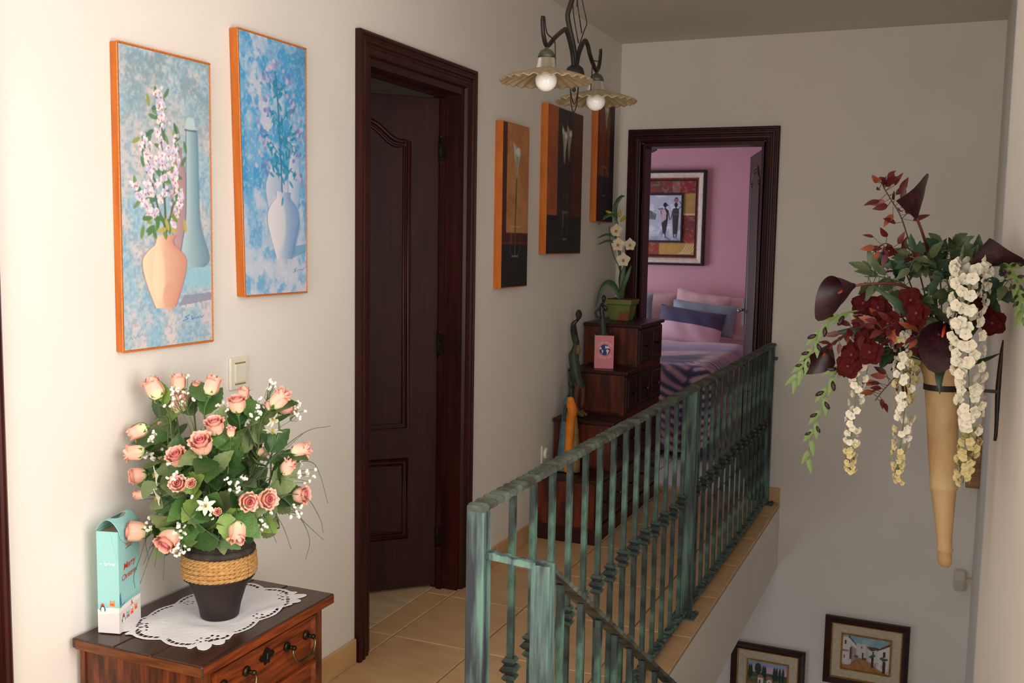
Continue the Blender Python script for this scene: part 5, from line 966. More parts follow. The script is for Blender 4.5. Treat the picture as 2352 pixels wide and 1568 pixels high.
# ================================================================== GREETING CARD
gc = thing('greeting_card', 'pink folded card with a blue and white globe on the cabinet step', 'card', (.18, 4.985, .789))
cu_ = Vector((.228-.131, .02, 0)); cn = Vector((cu_.y, -cu_.x, 0)).normalized(); K0 = Vector((.131, 4.962, .7895)); chh = .172
Fc = lambda a, z, n=0.: K0+cu_*a+cn*n+ZZ*z
b = MB(); b.prism([Fc(0, 0), Fc(1, 0), Fc(1, chh), Fc(0, chh)], -cn*.0008); mk('front_cover', b, 'card_pink', gc)
bd = Vector((-.028, .075, 0)); b = MB(); b.prism([K0, K0+bd, K0+bd+ZZ*chh, K0+ZZ*chh], Vector((.0008, .0003, 0))); mk('back_cover', b, 'card_inside', gc)
asp = chh/cu_.length
def fcard(name, pts, m, n): b = MB(); b.add([Fc(p[0], p[1]*cu_.length, n) for p in pts], [tuple(range(len(pts)))]); mk(name, b, m, gc)
GCX, GCY, GR = .53, .98, .285
fcard('globe', [(GCX+GR*math.cos(t), GCY+GR*math.sin(t)*1.0) for t in np.linspace(0, 2*math.pi, 33)[:-1]], 'card_blue', .0004)
for q in ([(.01, .19), (.04, .22), (.07, .19), (.10, .20), (.13, .17), (.17, .23), (.20, .17), (.235, .12), (.25, .07), (.21, .09), (.15, .085), (.10, .08), (.03, .075), (.01, .10)], [(-.235, .13), (-.20, .155), (-.17, .12), (-.16, .05), (-.19, .02), (-.24, .015), (-.27, .07)], [(-.15, .01), (-.10, .0), (-.07, -.06), (-.10, -.12), (-.13, -.2), (-.15, -.19), (-.14, -.09), (-.16, -.05)], [(.06, -.03), (.10, .03), (.17, .03), (.22, -.02), (.20, -.09), (.15, -.17), (.12, -.22), (.10, -.2), (.11, -.1), (.07, -.07)]): fcard('continent', [(GCX+a*1.05, GCY+z*1.05) for a, z in q], 'card_cream', .0008)
def arc_text(s, r, a0, a1, flip):
    n = len(s)
    for i, ch in enumerate(s):
        if ch == ' ': continue
        a = a0+(a1-a0)*i/(n-1); me = text_mesh(ch, .0105, 'card_cream', bold=.0001); x = cu_.normalized(); yv = ZZ; rot = (a-math.pi/2) if not flip else (a+math.pi/2)
        m = Matrix(((x.x, yv.x, cn.x), (x.y, yv.y, cn.y), (x.z, yv.z, cn.z))) @ Matrix.Rotation(rot, 3, 'Z'); p = Fc(GCX+r*math.cos(a), (GCY+r*math.sin(a))*cu_.length, .0006); link('card_letter', me, gc, Matrix.Translation(p-ORG[gc.name]) @ m.to_4x4())
arc_text('YOU MAKE THE WORLD', .37, math.radians(150), math.radians(28), False); arc_text('A BETTER PLACE', .47, math.radians(220), math.radians(320), True)

# ================================================================== POTTED ORCHID
PX, PY, PZ = .150, 5.36, 1.0145
ot = thing('potted_orchid', 'potted cream orchid in a square mottled green pot on top of the cabinet', 'potted plant', (PX, PY, PZ))
def sq(w, z): return [(PX+sx*w, PY+sy*w, PZ+z) for sx, sy in ((-1, -1), (1, -1), (1, 1), (-1, 1))]
b = MB(); lv = [(.054, 0), (.070, .088), (.078, .090), (.081, .118), (.074, .118), (.072, .105)]
for w, z in lv: b.v += [Vector(p) for p in sq(w*.95, z)]
for i in range(len(lv)-1):
    for k in range(4): b.f.append((i*4+k, i*4+(k+1) % 4, (i+1)*4+(k+1) % 4, (i+1)*4+k))
b.f.append((3, 2, 1, 0)); mk('pot', b, 'pot_green', ot, bevel=.004)
b = MB(); b.sheet(lambda u, v: Vector((PX+(u-.5)*.135, PY+(v-.5)*.135, PZ+.110+.014*random.random())), 16, 16); mk('soil', b, 'soil', ot)
def strap(name, pts, w, m, par, n=10):
    P_ = crom([Vector(p) for p in pts], n); b = MB(); L_ = len(P_)
    for i, p in enumerate(P_):
        t = i/(L_-1); tg = (P_[min(i+1, L_-1)]-P_[max(i-1, 0)]).normalized(); sd_ = tg.cross(Vector((.3, -.9, .35))); sd_ = sd_.normalized() if sd_.length > .05 else tg.orthogonal().normalized(); up_ = sd_.cross(tg); ww = w*math.sin(math.pi*min(1, .18+t*.82))**.7*(1 if t < .98 else .1)
        b.v += [p-sd_*ww, p+up_*ww*.25, p+sd_*ww]
    for i in range(L_-1): b.f += [(i*3, i*3+1, i*3+4, i*3+3), (i*3+1, i*3+2, i*3+5, i*3+4)]
    return mk(name, b, m, par, smooth=True)
s0 = (PX, PY-.01, PZ+.11)
for pts, w in (([s0, (.10, 5.33, 1.215), (.055, 5.31, 1.20), (.018, 5.30, 1.09)], .017), ([s0, (.15, 5.35, 1.25), (.165, 5.36, 1.34)], .014), ([s0, (.16, 5.34, 1.2), (.185, 5.34, 1.27), (.20, 5.35, 1.32)], .013), ([(.137, 5.355, 1.30), (.12, 5.355, 1.42), (.07, 5.335, 1.45), (.012, 5.31, 1.427)], .009), ([(.13, 5.36, 1.36), (.11, 5.355, 1.46), (.06, 5.34, 1.485), (.012, 5.31, 1.463)], .009), ([(.12, 5.36, 1.5), (.09, 5.35, 1.59), (.04, 5.33, 1.575), (.012, 5.32, 1.533)], .010), ([(.10, 5.37, 1.57), (.09, 5.38, 1.64), (.115, 5.39, 1.69), (.139, 5.395, 1.698)], .012)): strap('leaf', pts, w, 'leaf_c', ot)
b = MB(); b.tube([s0, (.145, 5.355, 1.22), (.137, 5.355, 1.30), (.128, 5.36, 1.4), (.115, 5.365, 1.5), (.095, 5.368, 1.585)], [.005, .0045, .004, .0035, .003], 7, smooth=5); mk('flower_stem', b, 'leaf_mid', ot, smooth=True)
b = MB(); b.tube([(.142, 5.35, 1.25), (.13, 5.345, 1.31), (.105, 5.34, 1.36), (.085, 5.34, 1.42), (.075, 5.34, 1.48), (.07, 5.34, 1.53)], .0022, 6, smooth=5); b.tube([(.142, 5.35, 1.16), (.135, 5.345, 1.23), (.14, 5.345, 1.29)], .004, 6, smooth=5); mk('twig', b, 'twig', ot)
def orchid_petals():
    b = MB()
    for k, (L_, w) in enumerate(((1, .42), (.95, .5), (.9, .42), (.9, .42), (.95, .5))):
        a = math.pi/2+k*2*math.pi/5; c, s = math.cos(a), math.sin(a)
        def fn(u, v):
            q = (u*2-1)*w*math.sin(math.pi*min(1, .12+.85*v)); r = .06+L_*v*.95; return Vector((c*r-s*q, s*r+c*q, .16*v-.22*v*v+.1*abs(u*2-1)))
        b.sheet(fn, 4, 6)
    return b
MEO = mesh_of('orchid_petals', orchid_petals(), 'orchid_petal', smooth=True)
b = MB(); b.ball((0, -.08, .18), (.17, .2, .17)); b.tube([(0, .02, .1), (0, .02, .34)], [.1, .06], 8); MEL = mesh_of('orchid_lip', b, 'orchid_lip', smooth=True)
for p, d, s in (((.110, 5.35, 1.506), (-.1, -.95, .1), .040), ((.123, 5.345, 1.430), (.1, -.95, .15), .042), ((.180, 5.375, 1.431), (.55, -.8, .1), .038), ((.155, 5.345, 1.347), (.25, -.95, .1), .042)):
    mw = Matrix.Translation(Vector(p)-ORG[ot.name]) @ xf((0, 0, 0), d, s, up=(0, 0, 1)) @ Matrix.Rotation(-math.pi/2, 4, 'Z')
    f_ = link('orchid_bloom', MEO, ot, mw); link('orchid_lip', MEL, f_, Matrix.Identity(4))
for p, d, s in (((.065, 5.352, 1.606), (-.8, -.3, .35), .022), ((.137, 5.38, 1.574), (.7, -.1, .7), .024), ((.118, 5.375, 1.600), (.2, -.2, .95), .018)):
    b = MB(); d = Vector(d).normalized(); p = Vector(p); b.tube([p-d*s, p-d*s*.4, p+d*s*.3, p+d*s], [.003, .009, .009, .003], 8); mk('bud', b, 'bud_yellow', ot, smooth=True)

# ================================================================== CHANDELIER
ch = thing('chandelier', 'two arm wrought iron ceiling lamp with fluted beige glass shades', 'ceiling lamp', (.766, 2.81, 2.58))
X_ = .768
b = MB(); b.tube([(X_, 2.812, 1.945), (X_-.004, 2.808, 2.0), (X_-.018, 2.797, 2.07), (X_-.020, 2.796, 2.10), (X_-.010, 2.806, 2.15), (X_-.006, 2.81, 2.25), (X_-.006, 2.81, 2.50)], .0075, 10, smooth=5); mk('stem', b, 'iron', ch, smooth=True)
b = MB(); b.lathe([(.0, 0), (.05, .0), (.055, -.012), (.03, -.05), (.012, -.075), (.0, -.078)], (X_-.006, 2.81, 2.58), 24, cap=False); mk('ceiling_rose', b, 'iron', ch, smooth=True)
b = MB(); b.lathe([(.0, -.012), (.014, -.010), (.026, .000), (.028, .012), (.024, .028), (.012, .038), (0, .04)], (X_, 2.81, 1.916), 24, cap=False); mk('hub_ball', b, 'iron', ch, smooth=True)
b = MB(); b.lathe([(0, -.038), (.006, -.032), (.0035, -.022), (.007, -.012), (.004, 0)], (X_, 2.806, 1.912), 12, cap=False); mk('finial', b, 'iron', ch, smooth=True)
b = MB(); b.tube([(X_-.004, 2.83, 1.99), (X_+.008, 2.86, 2.06), (X_+.012, 2.868, 2.085), (X_+.004, 2.85, 2.14), (X_, 2.835, 2.2), (X_-.004, 2.82, 2.26)], .0018, 6, smooth=3); b.tube([(X_+.004, 2.85, 2.05), (X_-.004, 2.835, 2.12), (X_-.008, 2.822, 2.17)], .0018, 6); b.tube([(X_-.002, 2.84, 2.02), (X_-.012, 2.82, 2.10), (X_-.012, 2.815, 2.14), (X_-.004, 2.825, 2.145), (X_-.002, 2.82, 2.12)], .0018, 6, smooth=4); mk('scroll_wire', b, 'iron', ch, smooth=True)
b = MB(); b.tube([(X_, 2.775, 1.91), (X_, 2.784, 1.865), (X_, 2.808, 1.842), (X_, 2.832, 1.865), (X_, 2.842, 1.91)], .0016, 6, smooth=5); b.tube([(X_, 2.772, 1.91), (X_, 2.78, 1.85), (X_, 2.806, 1.818), (X_, 2.834, 1.85), (X_, 2.845, 1.91)], .0016, 6, smooth=5); mk('wire_loop', b, 'iron', ch, smooth=True)
def flute(i, a, r, z):
    k = max(0, (r-.03)/.085); return (r*(1+.014*k*math.cos(26*a)), z+.0028*k*math.cos(26*a))
for sg, ly in ((-1, 2.584), (1, 3.004)):
    c = 2.81; yy = lambda d: c+sg*d; L_ = abs(ly-c)
    a = mk('arm', MB().tube([(X_, yy(.008), 1.94), (X_, yy(.03), 1.99), (X_, yy(.075), 2.035), (X_, yy(.105), 2.03), (X_, yy(L_-.06), 2.0), (X_, yy(L_-.005), 1.968), (X_, yy(L_+.022), 1.985), (X_, yy(L_+.034), 2.02), (X_, yy(L_+.034), 2.038)], [.0065, .0065, .0065, .0065, .0065, .006, .006, .0055, .005], 10, smooth=6), 'iron', ch, smooth=True)
    mk('arm_wire', MB().tube([(X_+.004, yy(L_+.030), 2.038), (X_+.004, yy(L_+.012), 2.0), (X_+.004, yy(L_-.03), 1.992), (X_+.004, yy(L_-.05), 1.985), (X_+.004, yy(L_-.055), 1.95), (X_+.004, yy(L_-.062), 1.90)], .0018, 6, smooth=5), 'iron', a, smooth=True)
    b = MB(); b.lathe([(.004, .034), (.005, .022), (.016, .016), (.022, .006), (.024, -.002), (.019, -.004), (.017, -.026), (.014, -.032), (0, -.033)], (X_, ly, 1.938), 24, cap=False); mk('lamp_cap', b, 'aged_metal', ch, smooth=True)
    b = MB(); b.lathe([(.0285, .031), (.044, .0255), (.072, .018), (.100, .009), (.121, .0005), (.1245, -.002)], (X_, ly, 1.874), 130, mod=flute, cap=False); s_ = mk('lamp_shade', b, 'shade_glass', ch, smooth=True); q = s_.modifiers.new('thickness', 'SOLIDIFY'); q.thickness = .0025
    b = MB(); b.lathe([(.0235, .060), (.0252, .045), (.0285, .031)], (X_, ly, 1.874), 32, cap=False); nk = mk('shade_neck', b, 'shade_neck', s_, smooth=True)
    b = MB(); b.ball((X_, ly, 1.876), (.0295, .0295, .0295), 24, 16); b.tube([(X_, ly, 1.898), (X_, ly, 1.915)], [.018, .013], 16); mk('light_bulb', b, 'bulb', ch, smooth=True)

# ================================================================== HORN FLOWER HOLDER
sh = thing('wall_horn', 'long tapered beige horn flower holder in an iron wall bracket', 'wall vase', (1.805, 2.62, .672))
PR = [(0, .672), (.010, .673), (.0155, .680), (.0168, .692), (.0158, .707), (.0195, .712), (.0195, .717), (.0165, .721), (.0180, .75), (.0238, .81), (.0292, .862), (.0325, .867), (.0325, .872), (.0305, .876), (.0335, .95), (.0365, 1.05), (.039, 1.112), (.042, 1.138), (.049, 1.158), (.055, 1.168), (.053, 1.171), (.045, 1.160), (.036, 1.12), (.03, 1.0)]
b = MB(); b.lathe(PR, (0, 0, 0), 40, cap=False)
for v in b.v: v.x += 1.825-.0715*(v.z-.672); v.y += 2.62
mk('horn', b, 'stone_horn', sh, smooth=True)
b = MB(); hx = 1.825-.0715*(1.112-.672); n = 40
for z, r in ((1.105, .0385), (1.105, .0415), (1.119, .0415), (1.119, .0385)): b.v += [Vector((hx+r*math.cos(2*math.pi*k/n), 2.62+r*math.sin(2*math.pi*k/n), z)) for k in range(n)]
for i in range(4):
    for k in range(n): b.f.append((i*n+k, i*n+(k+1) % n, ((i+1) % 4)*n+(k+1) % n, ((i+1) % 4)*n+k))
mk('ring_band', b, 'iron', sh, smooth=False)
b = MB(); b.box((hx+.040, 2.614, 1.106), (1.922, 2.626, 1.113)); mk('bracket_arm', b, 'iron', sh)
b = MB(); b.tube([(1.921, 2.62, 1.232), (1.919, 2.62, 1.19), (1.917, 2.62, 1.112), (1.919, 2.62, 1.03), (1.916, 2.62, .992)], [.003, .006, .007, .006, .003], 8, smooth=4); mk('bracket_plate', b, 'iron', sh, smooth=True)

# ================================================================== FLOWERS IN THE HORN
CALLA = [[(1.793,2.6,1.16),(1.751,2.54,1.413),(1.737,2.5,1.468),(1.718,2.48,1.517),(1.702,2.46,1.584)],[(1.793,2.6,1.16),(1.753,2.5,1.314),(1.697,2.42,1.36),(1.631,2.38,1.362),(1.598,2.36,1.357),(1.525,2.34,1.333)],[(1.793,2.6,1.16),(1.829,2.52,1.336),(1.836,2.44,1.393),(1.841,2.41,1.415),(1.909,2.4,1.445)],[(1.793,2.6,1.16),(1.802,2.52,1.245),(1.796,2.45,1.284),(1.793,2.4,1.278),(1.786,2.33,1.189)],[(1.793,2.6,1.16),(1.71,2.55,1.207),(1.595,2.5,1.236),(1.563,2.48,1.225),(1.545,2.47,1.21),(1.512,2.46,1.139)]]
CASC = [([(1.837,2.42,1.403),(1.839,2.38,1.38),(1.836,2.34,1.27),(1.844,2.33,1.179),(1.852,2.33,1.086),(1.851,2.33,1.011),(1.846,2.33,0.944)],(44,34,16)),([(1.618,2.5,1.268),(1.609,2.48,1.207),(1.61,2.47,1.126),(1.606,2.47,1.022),(1.601,2.47,0.959),(1.608,2.47,0.91)],(26,24,11)),([(1.711,2.5,1.313),(1.697,2.45,1.255),(1.702,2.44,1.216),(1.717,2.44,1.118),(1.716,2.44,1.017),(1.71,2.44,0.956),(1.716,2.44,0.907)],(20,24,10)),([(1.726,2.6,1.235),(1.728,2.58,1.173),(1.723,2.57,1.122),(1.721,2.57,1.069)],(18,18,12)),([(1.63,2.5,1.309),(1.61,2.47,1.269)],(26,26,26)),([(1.683,2.55,1.355),(1.675,2.53,1.33)],(24,24,24))]
NAND = [[(1.793,2.6,1.16),(1.728,2.58,1.392),(1.701,2.56,1.468),(1.682,2.55,1.519),(1.658,2.54,1.559),(1.641,2.53,1.589),(1.647,2.53,1.609)],[(1.793,2.6,1.16),(1.713,2.5,1.363),(1.692,2.48,1.413),(1.663,2.46,1.452),(1.636,2.45,1.441)],[(1.793,2.6,1.16),(1.707,2.5,1.292),(1.645,2.44,1.273),(1.591,2.42,1.252),(1.552,2.4,1.211)],[(1.793,2.6,1.16),(1.73,2.52,1.211),(1.696,2.5,1.149),(1.669,2.49,1.112),(1.652,2.48,1.087)]]
GLAD = [[(1.793,2.6,1.16),(1.688,2.5,1.291),(1.597,2.44,1.296),(1.538,2.42,1.264),(1.514,2.42,1.207),(1.493,2.42,1.165),(1.476,2.42,1.131)],[(1.793,2.6,1.16),(1.682,2.52,1.218),(1.601,2.46,1.183),(1.556,2.44,1.136),(1.535,2.44,1.062),(1.518,2.44,0.999),(1.511,2.44,0.937)],[(1.793,2.6,1.16),(1.85,2.52,1.367),(1.896,2.4,1.414),(1.916,2.3,1.394),(1.927,2.27,1.351),(1.934,2.26,1.304)]]
GREEN = [[(1.793,2.6,1.16),(1.768,2.56,1.363),(1.788,2.54,1.424),(1.79,2.53,1.469)],[(1.793,2.6,1.16),(1.759,2.5,1.364),(1.73,2.46,1.414),(1.702,2.44,1.428)],[(1.793,2.6,1.16),(1.805,2.5,1.366),(1.834,2.46,1.402),(1.868,2.44,1.408)],[(1.793,2.6,1.16),(1.724,2.5,1.333),(1.667,2.46,1.373),(1.617,2.44,1.377)],[(1.793,2.6,1.16),(1.776,2.6,1.372),(1.755,2.6,1.423),(1.735,2.6,1.438)],[(1.793,2.6,1.16),(1.86,2.5,1.338),(1.899,2.42,1.372),(1.916,2.36,1.383)]]
DARKLEAF = [[(1.793,2.6,1.16),(1.737,2.44,1.277),(1.635,2.38,1.364)],[(1.793,2.6,1.16),(1.811,2.44,1.242),(1.788,2.38,1.179),(1.79,2.36,1.129)],[(1.793,2.6,1.16),(1.855,2.5,1.279),(1.904,2.36,1.383)],[(1.793,2.6,1.16),(1.655,2.46,1.247),(1.543,2.42,1.244)],[(1.793,2.6,1.16),(1.87,2.55,1.186),(1.912,2.5,1.213)],[(1.793,2.6,1.16),(1.749,2.42,1.231),(1.714,2.4,1.221)]]
RED = [(1.618,2.46,1.311),(1.653,2.44,1.308),(1.674,2.42,1.276),(1.63,2.42,1.234),(1.642,2.4,1.207),(1.603,2.42,1.197),(1.717,2.42,1.327),(1.86,2.45,1.312),(1.888,2.45,1.284),(1.738,2.38,1.301),(1.595,2.42,1.172)]
ROOT = (1.793,2.6,1.16)
RT = Vector(ROOT)
def stem_of(t, path, r, m): b = MB(); b.tube(path, [r, r*.8, r*.7], 6); return mk('stem', b, m, t, smooth=True)
def spathe():
    b = MB(); nu, nv = 22, 12
    def fn(u, v):
        a = (u-.5)*2*math.pi*1.04; tipw = (.5+.5*math.cos(a)); r = .05+.29*math.sin(v*math.pi/2)**1.3*(1+.10*tipw*v); h = v*(.56+.34*tipw**1.3); 
        r += .20*max(0, v-.75)**1.3*3*(.35+.65*tipw**3); h += .16*tipw**10*v**4-.05*(1-tipw)*v**8
        return Vector((r*math.cos(a), r*math.sin(a), h))
    b.sheet(fn, nu, nv); return b
ME_SP = mesh_of('spathe', spathe(), 'maroon_spathe', smooth=True)
b = MB(); b.tube([(0, 0, .05), (.02, 0, .26), (.04, 0, .44)], [.035, .035, .02], 8); ME_SX = mesh_of('spadix', b, 'spadix', smooth=True)
CL = ['dark maroon calla lily standing at the top of the horn bouquet', 'dark maroon calla lily stretching out to the left on a long stem', 'dark maroon calla lily leaning to the right against the wall', 'dark maroon calla lily facing the viewer over the horn', 'dark maroon calla lily drooping at the lower left']
CUP = [(.55, -.5, .6), (-.3, -.2, -.9), (.5, -.6, -.5), (-.1, -.4, -.9), (-.6, -.3, -.7)]; CSC = [.094, .104, .098, .112, .082]
for i, pts in enumerate(CALLA):
    t = thing('calla_lily', CL[i], 'calla lily', tuple(RT), 'calla lilies in the horn'); P_ = [Vector(p) for p in pts]; path = crom([RT]+P_[1:-1], 6); stem_of(t, path, .0042, 'maroon_stem'); base, tip = P_[-2], P_[-1]
    d = (tip-base).normalized()
    if i == 3: d = Vector((-.10, -.80, -.45)).normalized()
    if i in (1, 4): d = (d+Vector((0, -.65, -.1))).normalized()
    mw = Matrix.Translation(base-d*.006-RT) @ xf((0, 0, 0), d, CSC[i], up=CUP[i]); link('spathe', ME_SP, t, mw); link('spadix', ME_SX, t, mw)
def floret(m):
    b = MB()
    for k in range(5):
        a = k*1.257; c, s = math.cos(a), math.sin(a)
        def fn(u, v):
            q = (u*2-1)*.42*math.sin(math.pi*min(1, .12+.78*v)); r = .05+.7*v; return Vector((c*r-s*q, s*r+c*q, .1+.5*v-.4*v*v+.12*abs(u*2-1)))
        b.sheet(fn, 2, 3)
    return mesh_of('floret', b, m, smooth=True)
FLW, FLC = floret('wisteria_white'), floret('wisteria_cream')
WL = ['largest white blossom cascade hanging in front of the horn', 'leftmost white blossom cascade hanging free', 'middle white blossom cascade turning yellow at its tip', 'short cream blossom cascade close to the left of the horn', 'white blossom cluster behind the red petals at left', 'white blossom cluster under the long calla stem']
for i, (pts, w) in enumerate(CASC):
    t = thing('blossom_cascade', WL[i], 'blossom cascade', tuple(RT), 'white blossom cascades'); r = random.Random(500+i); P_ = [Vector(p) for p in pts]; path = crom([RT, (RT+P_[0])/2+Vector((0, -.02, .03))]+P_, 7); stem_of(t, path, .0018, 'leaf_glad'); seg = path[14:] if len(path) > 20 else path[7:]
    Ls = sum((b_-a_).length for a_, b_ in zip(seg[:-1], seg[1:])); n = int(Ls/(.0026 if i == 0 else .0031))+8; ps = .00106
    for k in range(n):
        f_ = (k+r.random())/n; q = f_*(len(seg)-1); j = min(int(q), len(seg)-2); c = seg[j].lerp(seg[j+1], q-j); rad = float(np.interp(f_, [0, .5, 1], w))*ps; a = r.uniform(0, 2*math.pi); o_ = Vector((math.cos(a), math.sin(a)*.8, r.uniform(-.3, .4)))
        p = c+o_*rad*r.uniform(.45, .85); s = float(np.interp(f_, [0, .55, 1], [.0175, .0145, .0095]))*(1.12 if i == 0 else .85)
        link('floret', FLC if (f_ > .72 or (i == 3) or (i == 2 and f_ > .25 and r.random() < .3)) else FLW, t, Matrix.Translation(p-RT) @ xf((0, 0, 0), o_+Vector((0, -.5, -.2)), s, spin=a))
LR, LRU = leaf_shape('leaf_red', 0, .24, .1, .15, 4, 8), leaf_shape('leaf_rust', 0, .24, .1, .15, 4, 8); LG, LG2 = leaf_shape('leaf_mid', .08, .25, .12, .2, 4, 8), leaf_shape('leaf_dark', .08, .25, .12, .1, 4, 8)
def sprig(name, label, cat, pts, meshes, n, s0, s1, group, stem_m, start=.3, seed=0, spread=1., twigs=True):
    r = random.Random(seed); t = thing(name, label, cat, tuple(RT), group); P_ = [Vector(p) for p in pts]; path = crom([RT]+P_[1:], 6); stem_of(t, path, .0019, stem_m); tw = MB()
    for k in range(n):
        f_ = start+(1-start)*(k+.5)/n; pt = path[int(f_*(len(path)-1))]; j = min(len(path)-2, int(f_*(len(path)-1))); tg = (path[j+1]-path[j]).normalized()
        o_ = Vector((r.uniform(-1, 1), r.uniform(-1, .6), r.uniform(-.8, .8))); o_ = (o_-tg*o_.dot(tg)*.7).normalized(); d = (tg*.55+o_*spread).normalized(); q = pt+o_*r.uniform(.008, .03)*spread; tw.tube([pt, q], .0008, 4); s = s0+(s1-s0)*f_
        link('leaf', r.choice(meshes), t, leaf_mw(q, d, (r.uniform(-.5, .5), -.8, r.uniform(0, 1)), s*r.uniform(.8, 1.2), RT))
    mk('twig', tw, stem_m, t); return t
GREEN += [[ROOT, (1.76, 2.48, 1.30), (1.735, 2.42, 1.34)], [ROOT, (1.80, 2.5, 1.32), (1.79, 2.44, 1.38)], [ROOT, (1.72, 2.5, 1.22), (1.66, 2.46, 1.20)], [ROOT, (1.80, 2.46, 1.24), (1.79, 2.40, 1.28)]]; NAND += [[ROOT, (1.72, 2.46, 1.25), (1.68, 2.40, 1.27), (1.65, 2.38, 1.25)], [ROOT, (1.755, 2.44, 1.24), (1.74, 2.38, 1.26)]]
NL = ['red leaved sprig rising highest at the top left', 'red leaved sprig reaching left below the top calla', 'red leaved sprig reaching out to the lower left calla', 'small dark red leaf sprig hanging between the white cascades', 'red leaved sprig among the velvet flowers', 'short red leaved sprig at the bouquet centre']
for i, pts in enumerate(NAND): sprig('red_leaf_sprig', NL[i], 'leaf sprig', pts, [LR, LR, LR, LRU], (28, 26, 30, 16, 20, 16)[i], .040, .030, 'red leaved sprigs', 'twig', .35 if i else .45, 700+i, .9)
GNL = ['green leaf sprig standing at the top of the horn bouquet', 'green leaf sprig behind the red leaves at top', 'green leaf sprig spreading right below the right hand calla', 'green leaf sprig above the long calla stem', 'green leaf sprig behind the top calla stem', 'green leaf sprig next to the wall at right', 'green leaf sprig in the heart of the horn bouquet', 'green leaf sprig behind the largest white cascade', 'green leaf sprig low on the left above the middle cascade', 'green leaf sprig just above the viewer facing calla']
for i, pts in enumerate(GREEN): sprig('green_leaf_sprig', GNL[i], 'leaf sprig', pts, [LG, LG, LG2], (26, 26, 24, 24, 22, 14, 20, 18, 16, 16)[i], .054, .042, 'green leaf sprigs in the horn', 'leaf_mid', .4, 800+i, .9)
LGL = leaf_shape('leaf_glad', 0, .17, .2, .05, 4, 8); b = MB(); b.ball((0, .35, 0), (.16, .35, .16), 8, 6); ME_GB = mesh_of('bud', b, 'maroon_spathe', smooth=True)
GDL = ['upper green flower spike drooping at the far left', 'lower green flower spike hanging far below at the left', 'green flower spike bending down against the wall at right']
for i, pts in enumerate(GLAD):
    t = thing('flower_spike', GDL[i], 'flower spike', tuple(RT), 'drooping green flower spikes'); r = random.Random(900+i); path = crom([RT]+[Vector(p) for p in pts[1:]], 7); stem_of(t, path, .0026, 'leaf_glad'); n = 11
    for k in range(n):
        f_ = .36+.64*k/(n-1); j = min(len(path)-2, int(f_*(len(path)-1))); pt = path[j]; tg = (path[j+1]-path[j]).normalized(); sd_ = tg.cross(Vector((0, -1, .1))).normalized()*(1 if k % 2 else -1); d = (tg+sd_*.35+Vector((0, -.15, 0))).normalized(); s = .056*(1.05-.35*f_)
        link('sheath', LGL, t, leaf_mw(pt, d, (0, -1, .2), s, RT))
        if f_ < .86: link('bud', ME_GB, t, leaf_mw(pt+d*s*.25, (tg+sd_*.9).normalized(), (0, -1, 0), .046*(1.15-.75*f_), RT))
DLL = ['dark green blade leaf slanting up left over the red petals', 'dark green blade leaf hanging down in front of the ring', 'dark green blade leaf at the right by the wall', 'dark green blade leaf pointing left', 'thin dark leaf pointing right at the bracket', 'dark green leaf under the red petals']
for i, pts in enumerate(DARKLEAF):
    P_ = crom([RT]+[Vector(p) for p in pts[1:]], 8); t = thing('blade_leaf', DLL[i], 'leaf', tuple(RT), 'dark blade leaves in the horn'); b = MB(); L_ = len(P_)
    for k, p in enumerate(P_):
        f_ = k/(L_-1); tg = (P_[min(k+1, L_-1)]-P_[max(k-1, 0)]).normalized(); sd_ = tg.cross(Vector((.1, -1, .2))).normalized(); w = (.013 if i != 4 else .005)*math.sin(math.pi*min(1, .1+.88*f_)); b.v += [p-sd_*w, p+Vector((0, -.003, 0)), p+sd_*w]
    for k in range(L_-1): b.f += [(k*3, k*3+1, k*3+4, k*3+3), (k*3+1, k*3+2, k*3+5, k*3+4)]
    mk('blade', b, 'leaf_dark', t, smooth=True)
def velvet():
    b = MB()
    for ring, (n, R_, up_) in enumerate(((5, 1., .05), (4, .7, .3))):
        for k in range(n):
            a = k*2*math.pi/n+ring*.5; c, s = math.cos(a), math.sin(a)
            def fn(u, v):
                q = (u*2-1)*.45*R_*math.sin(math.pi*min(1, .15+.75*v)); r = .05+.8*R_*v; return Vector((c*r-s*q, s*r+c*q, up_+.35*v-.3*v*v*R_+.08*math.sin(u*9+k)*v))
            b.sheet(fn, 5, 5)
    return b
ME_V = mesh_of('petals', velvet(), 'petal_red', smooth=True); b = MB(); b.ball((0, 0, .28), (.14, .14, .12), 8, 6); ME_VC = mesh_of('flower_heart', b, 'maroon_stem', smooth=True)
VL = ['at the upper left', 'right of the upper left one', 'in the middle left', 'over the leftmost white cascade', 'just above the leftmost cascade', 'at the far lower left', 'below the long calla stem', 'right of the big white cascade, upper', 'right of the big white cascade, lower', 'nearest the bouquet centre', 'lowest of all, beside the lower spike']
for i, p in enumerate(RED):
    t = thing('velvet_flower', 'dark red velvet flower '+VL[i], 'flower', tuple(RT), 'dark red velvet flowers in the horn'); p = Vector(p); r = random.Random(40+i); d = Vector((r.uniform(-.6, .3), -.9, r.uniform(-.2, .5))); mw = Matrix.Translation(p-RT) @ xf((0, 0, 0), d, .036, spin=i)
    link('petals', ME_V, t, mw); link('flower_heart', ME_VC, t, mw); stem_of(t, crom([RT, (RT+p)/2+Vector((0, -.01, .03)), p], 6), .0018, 'twig')

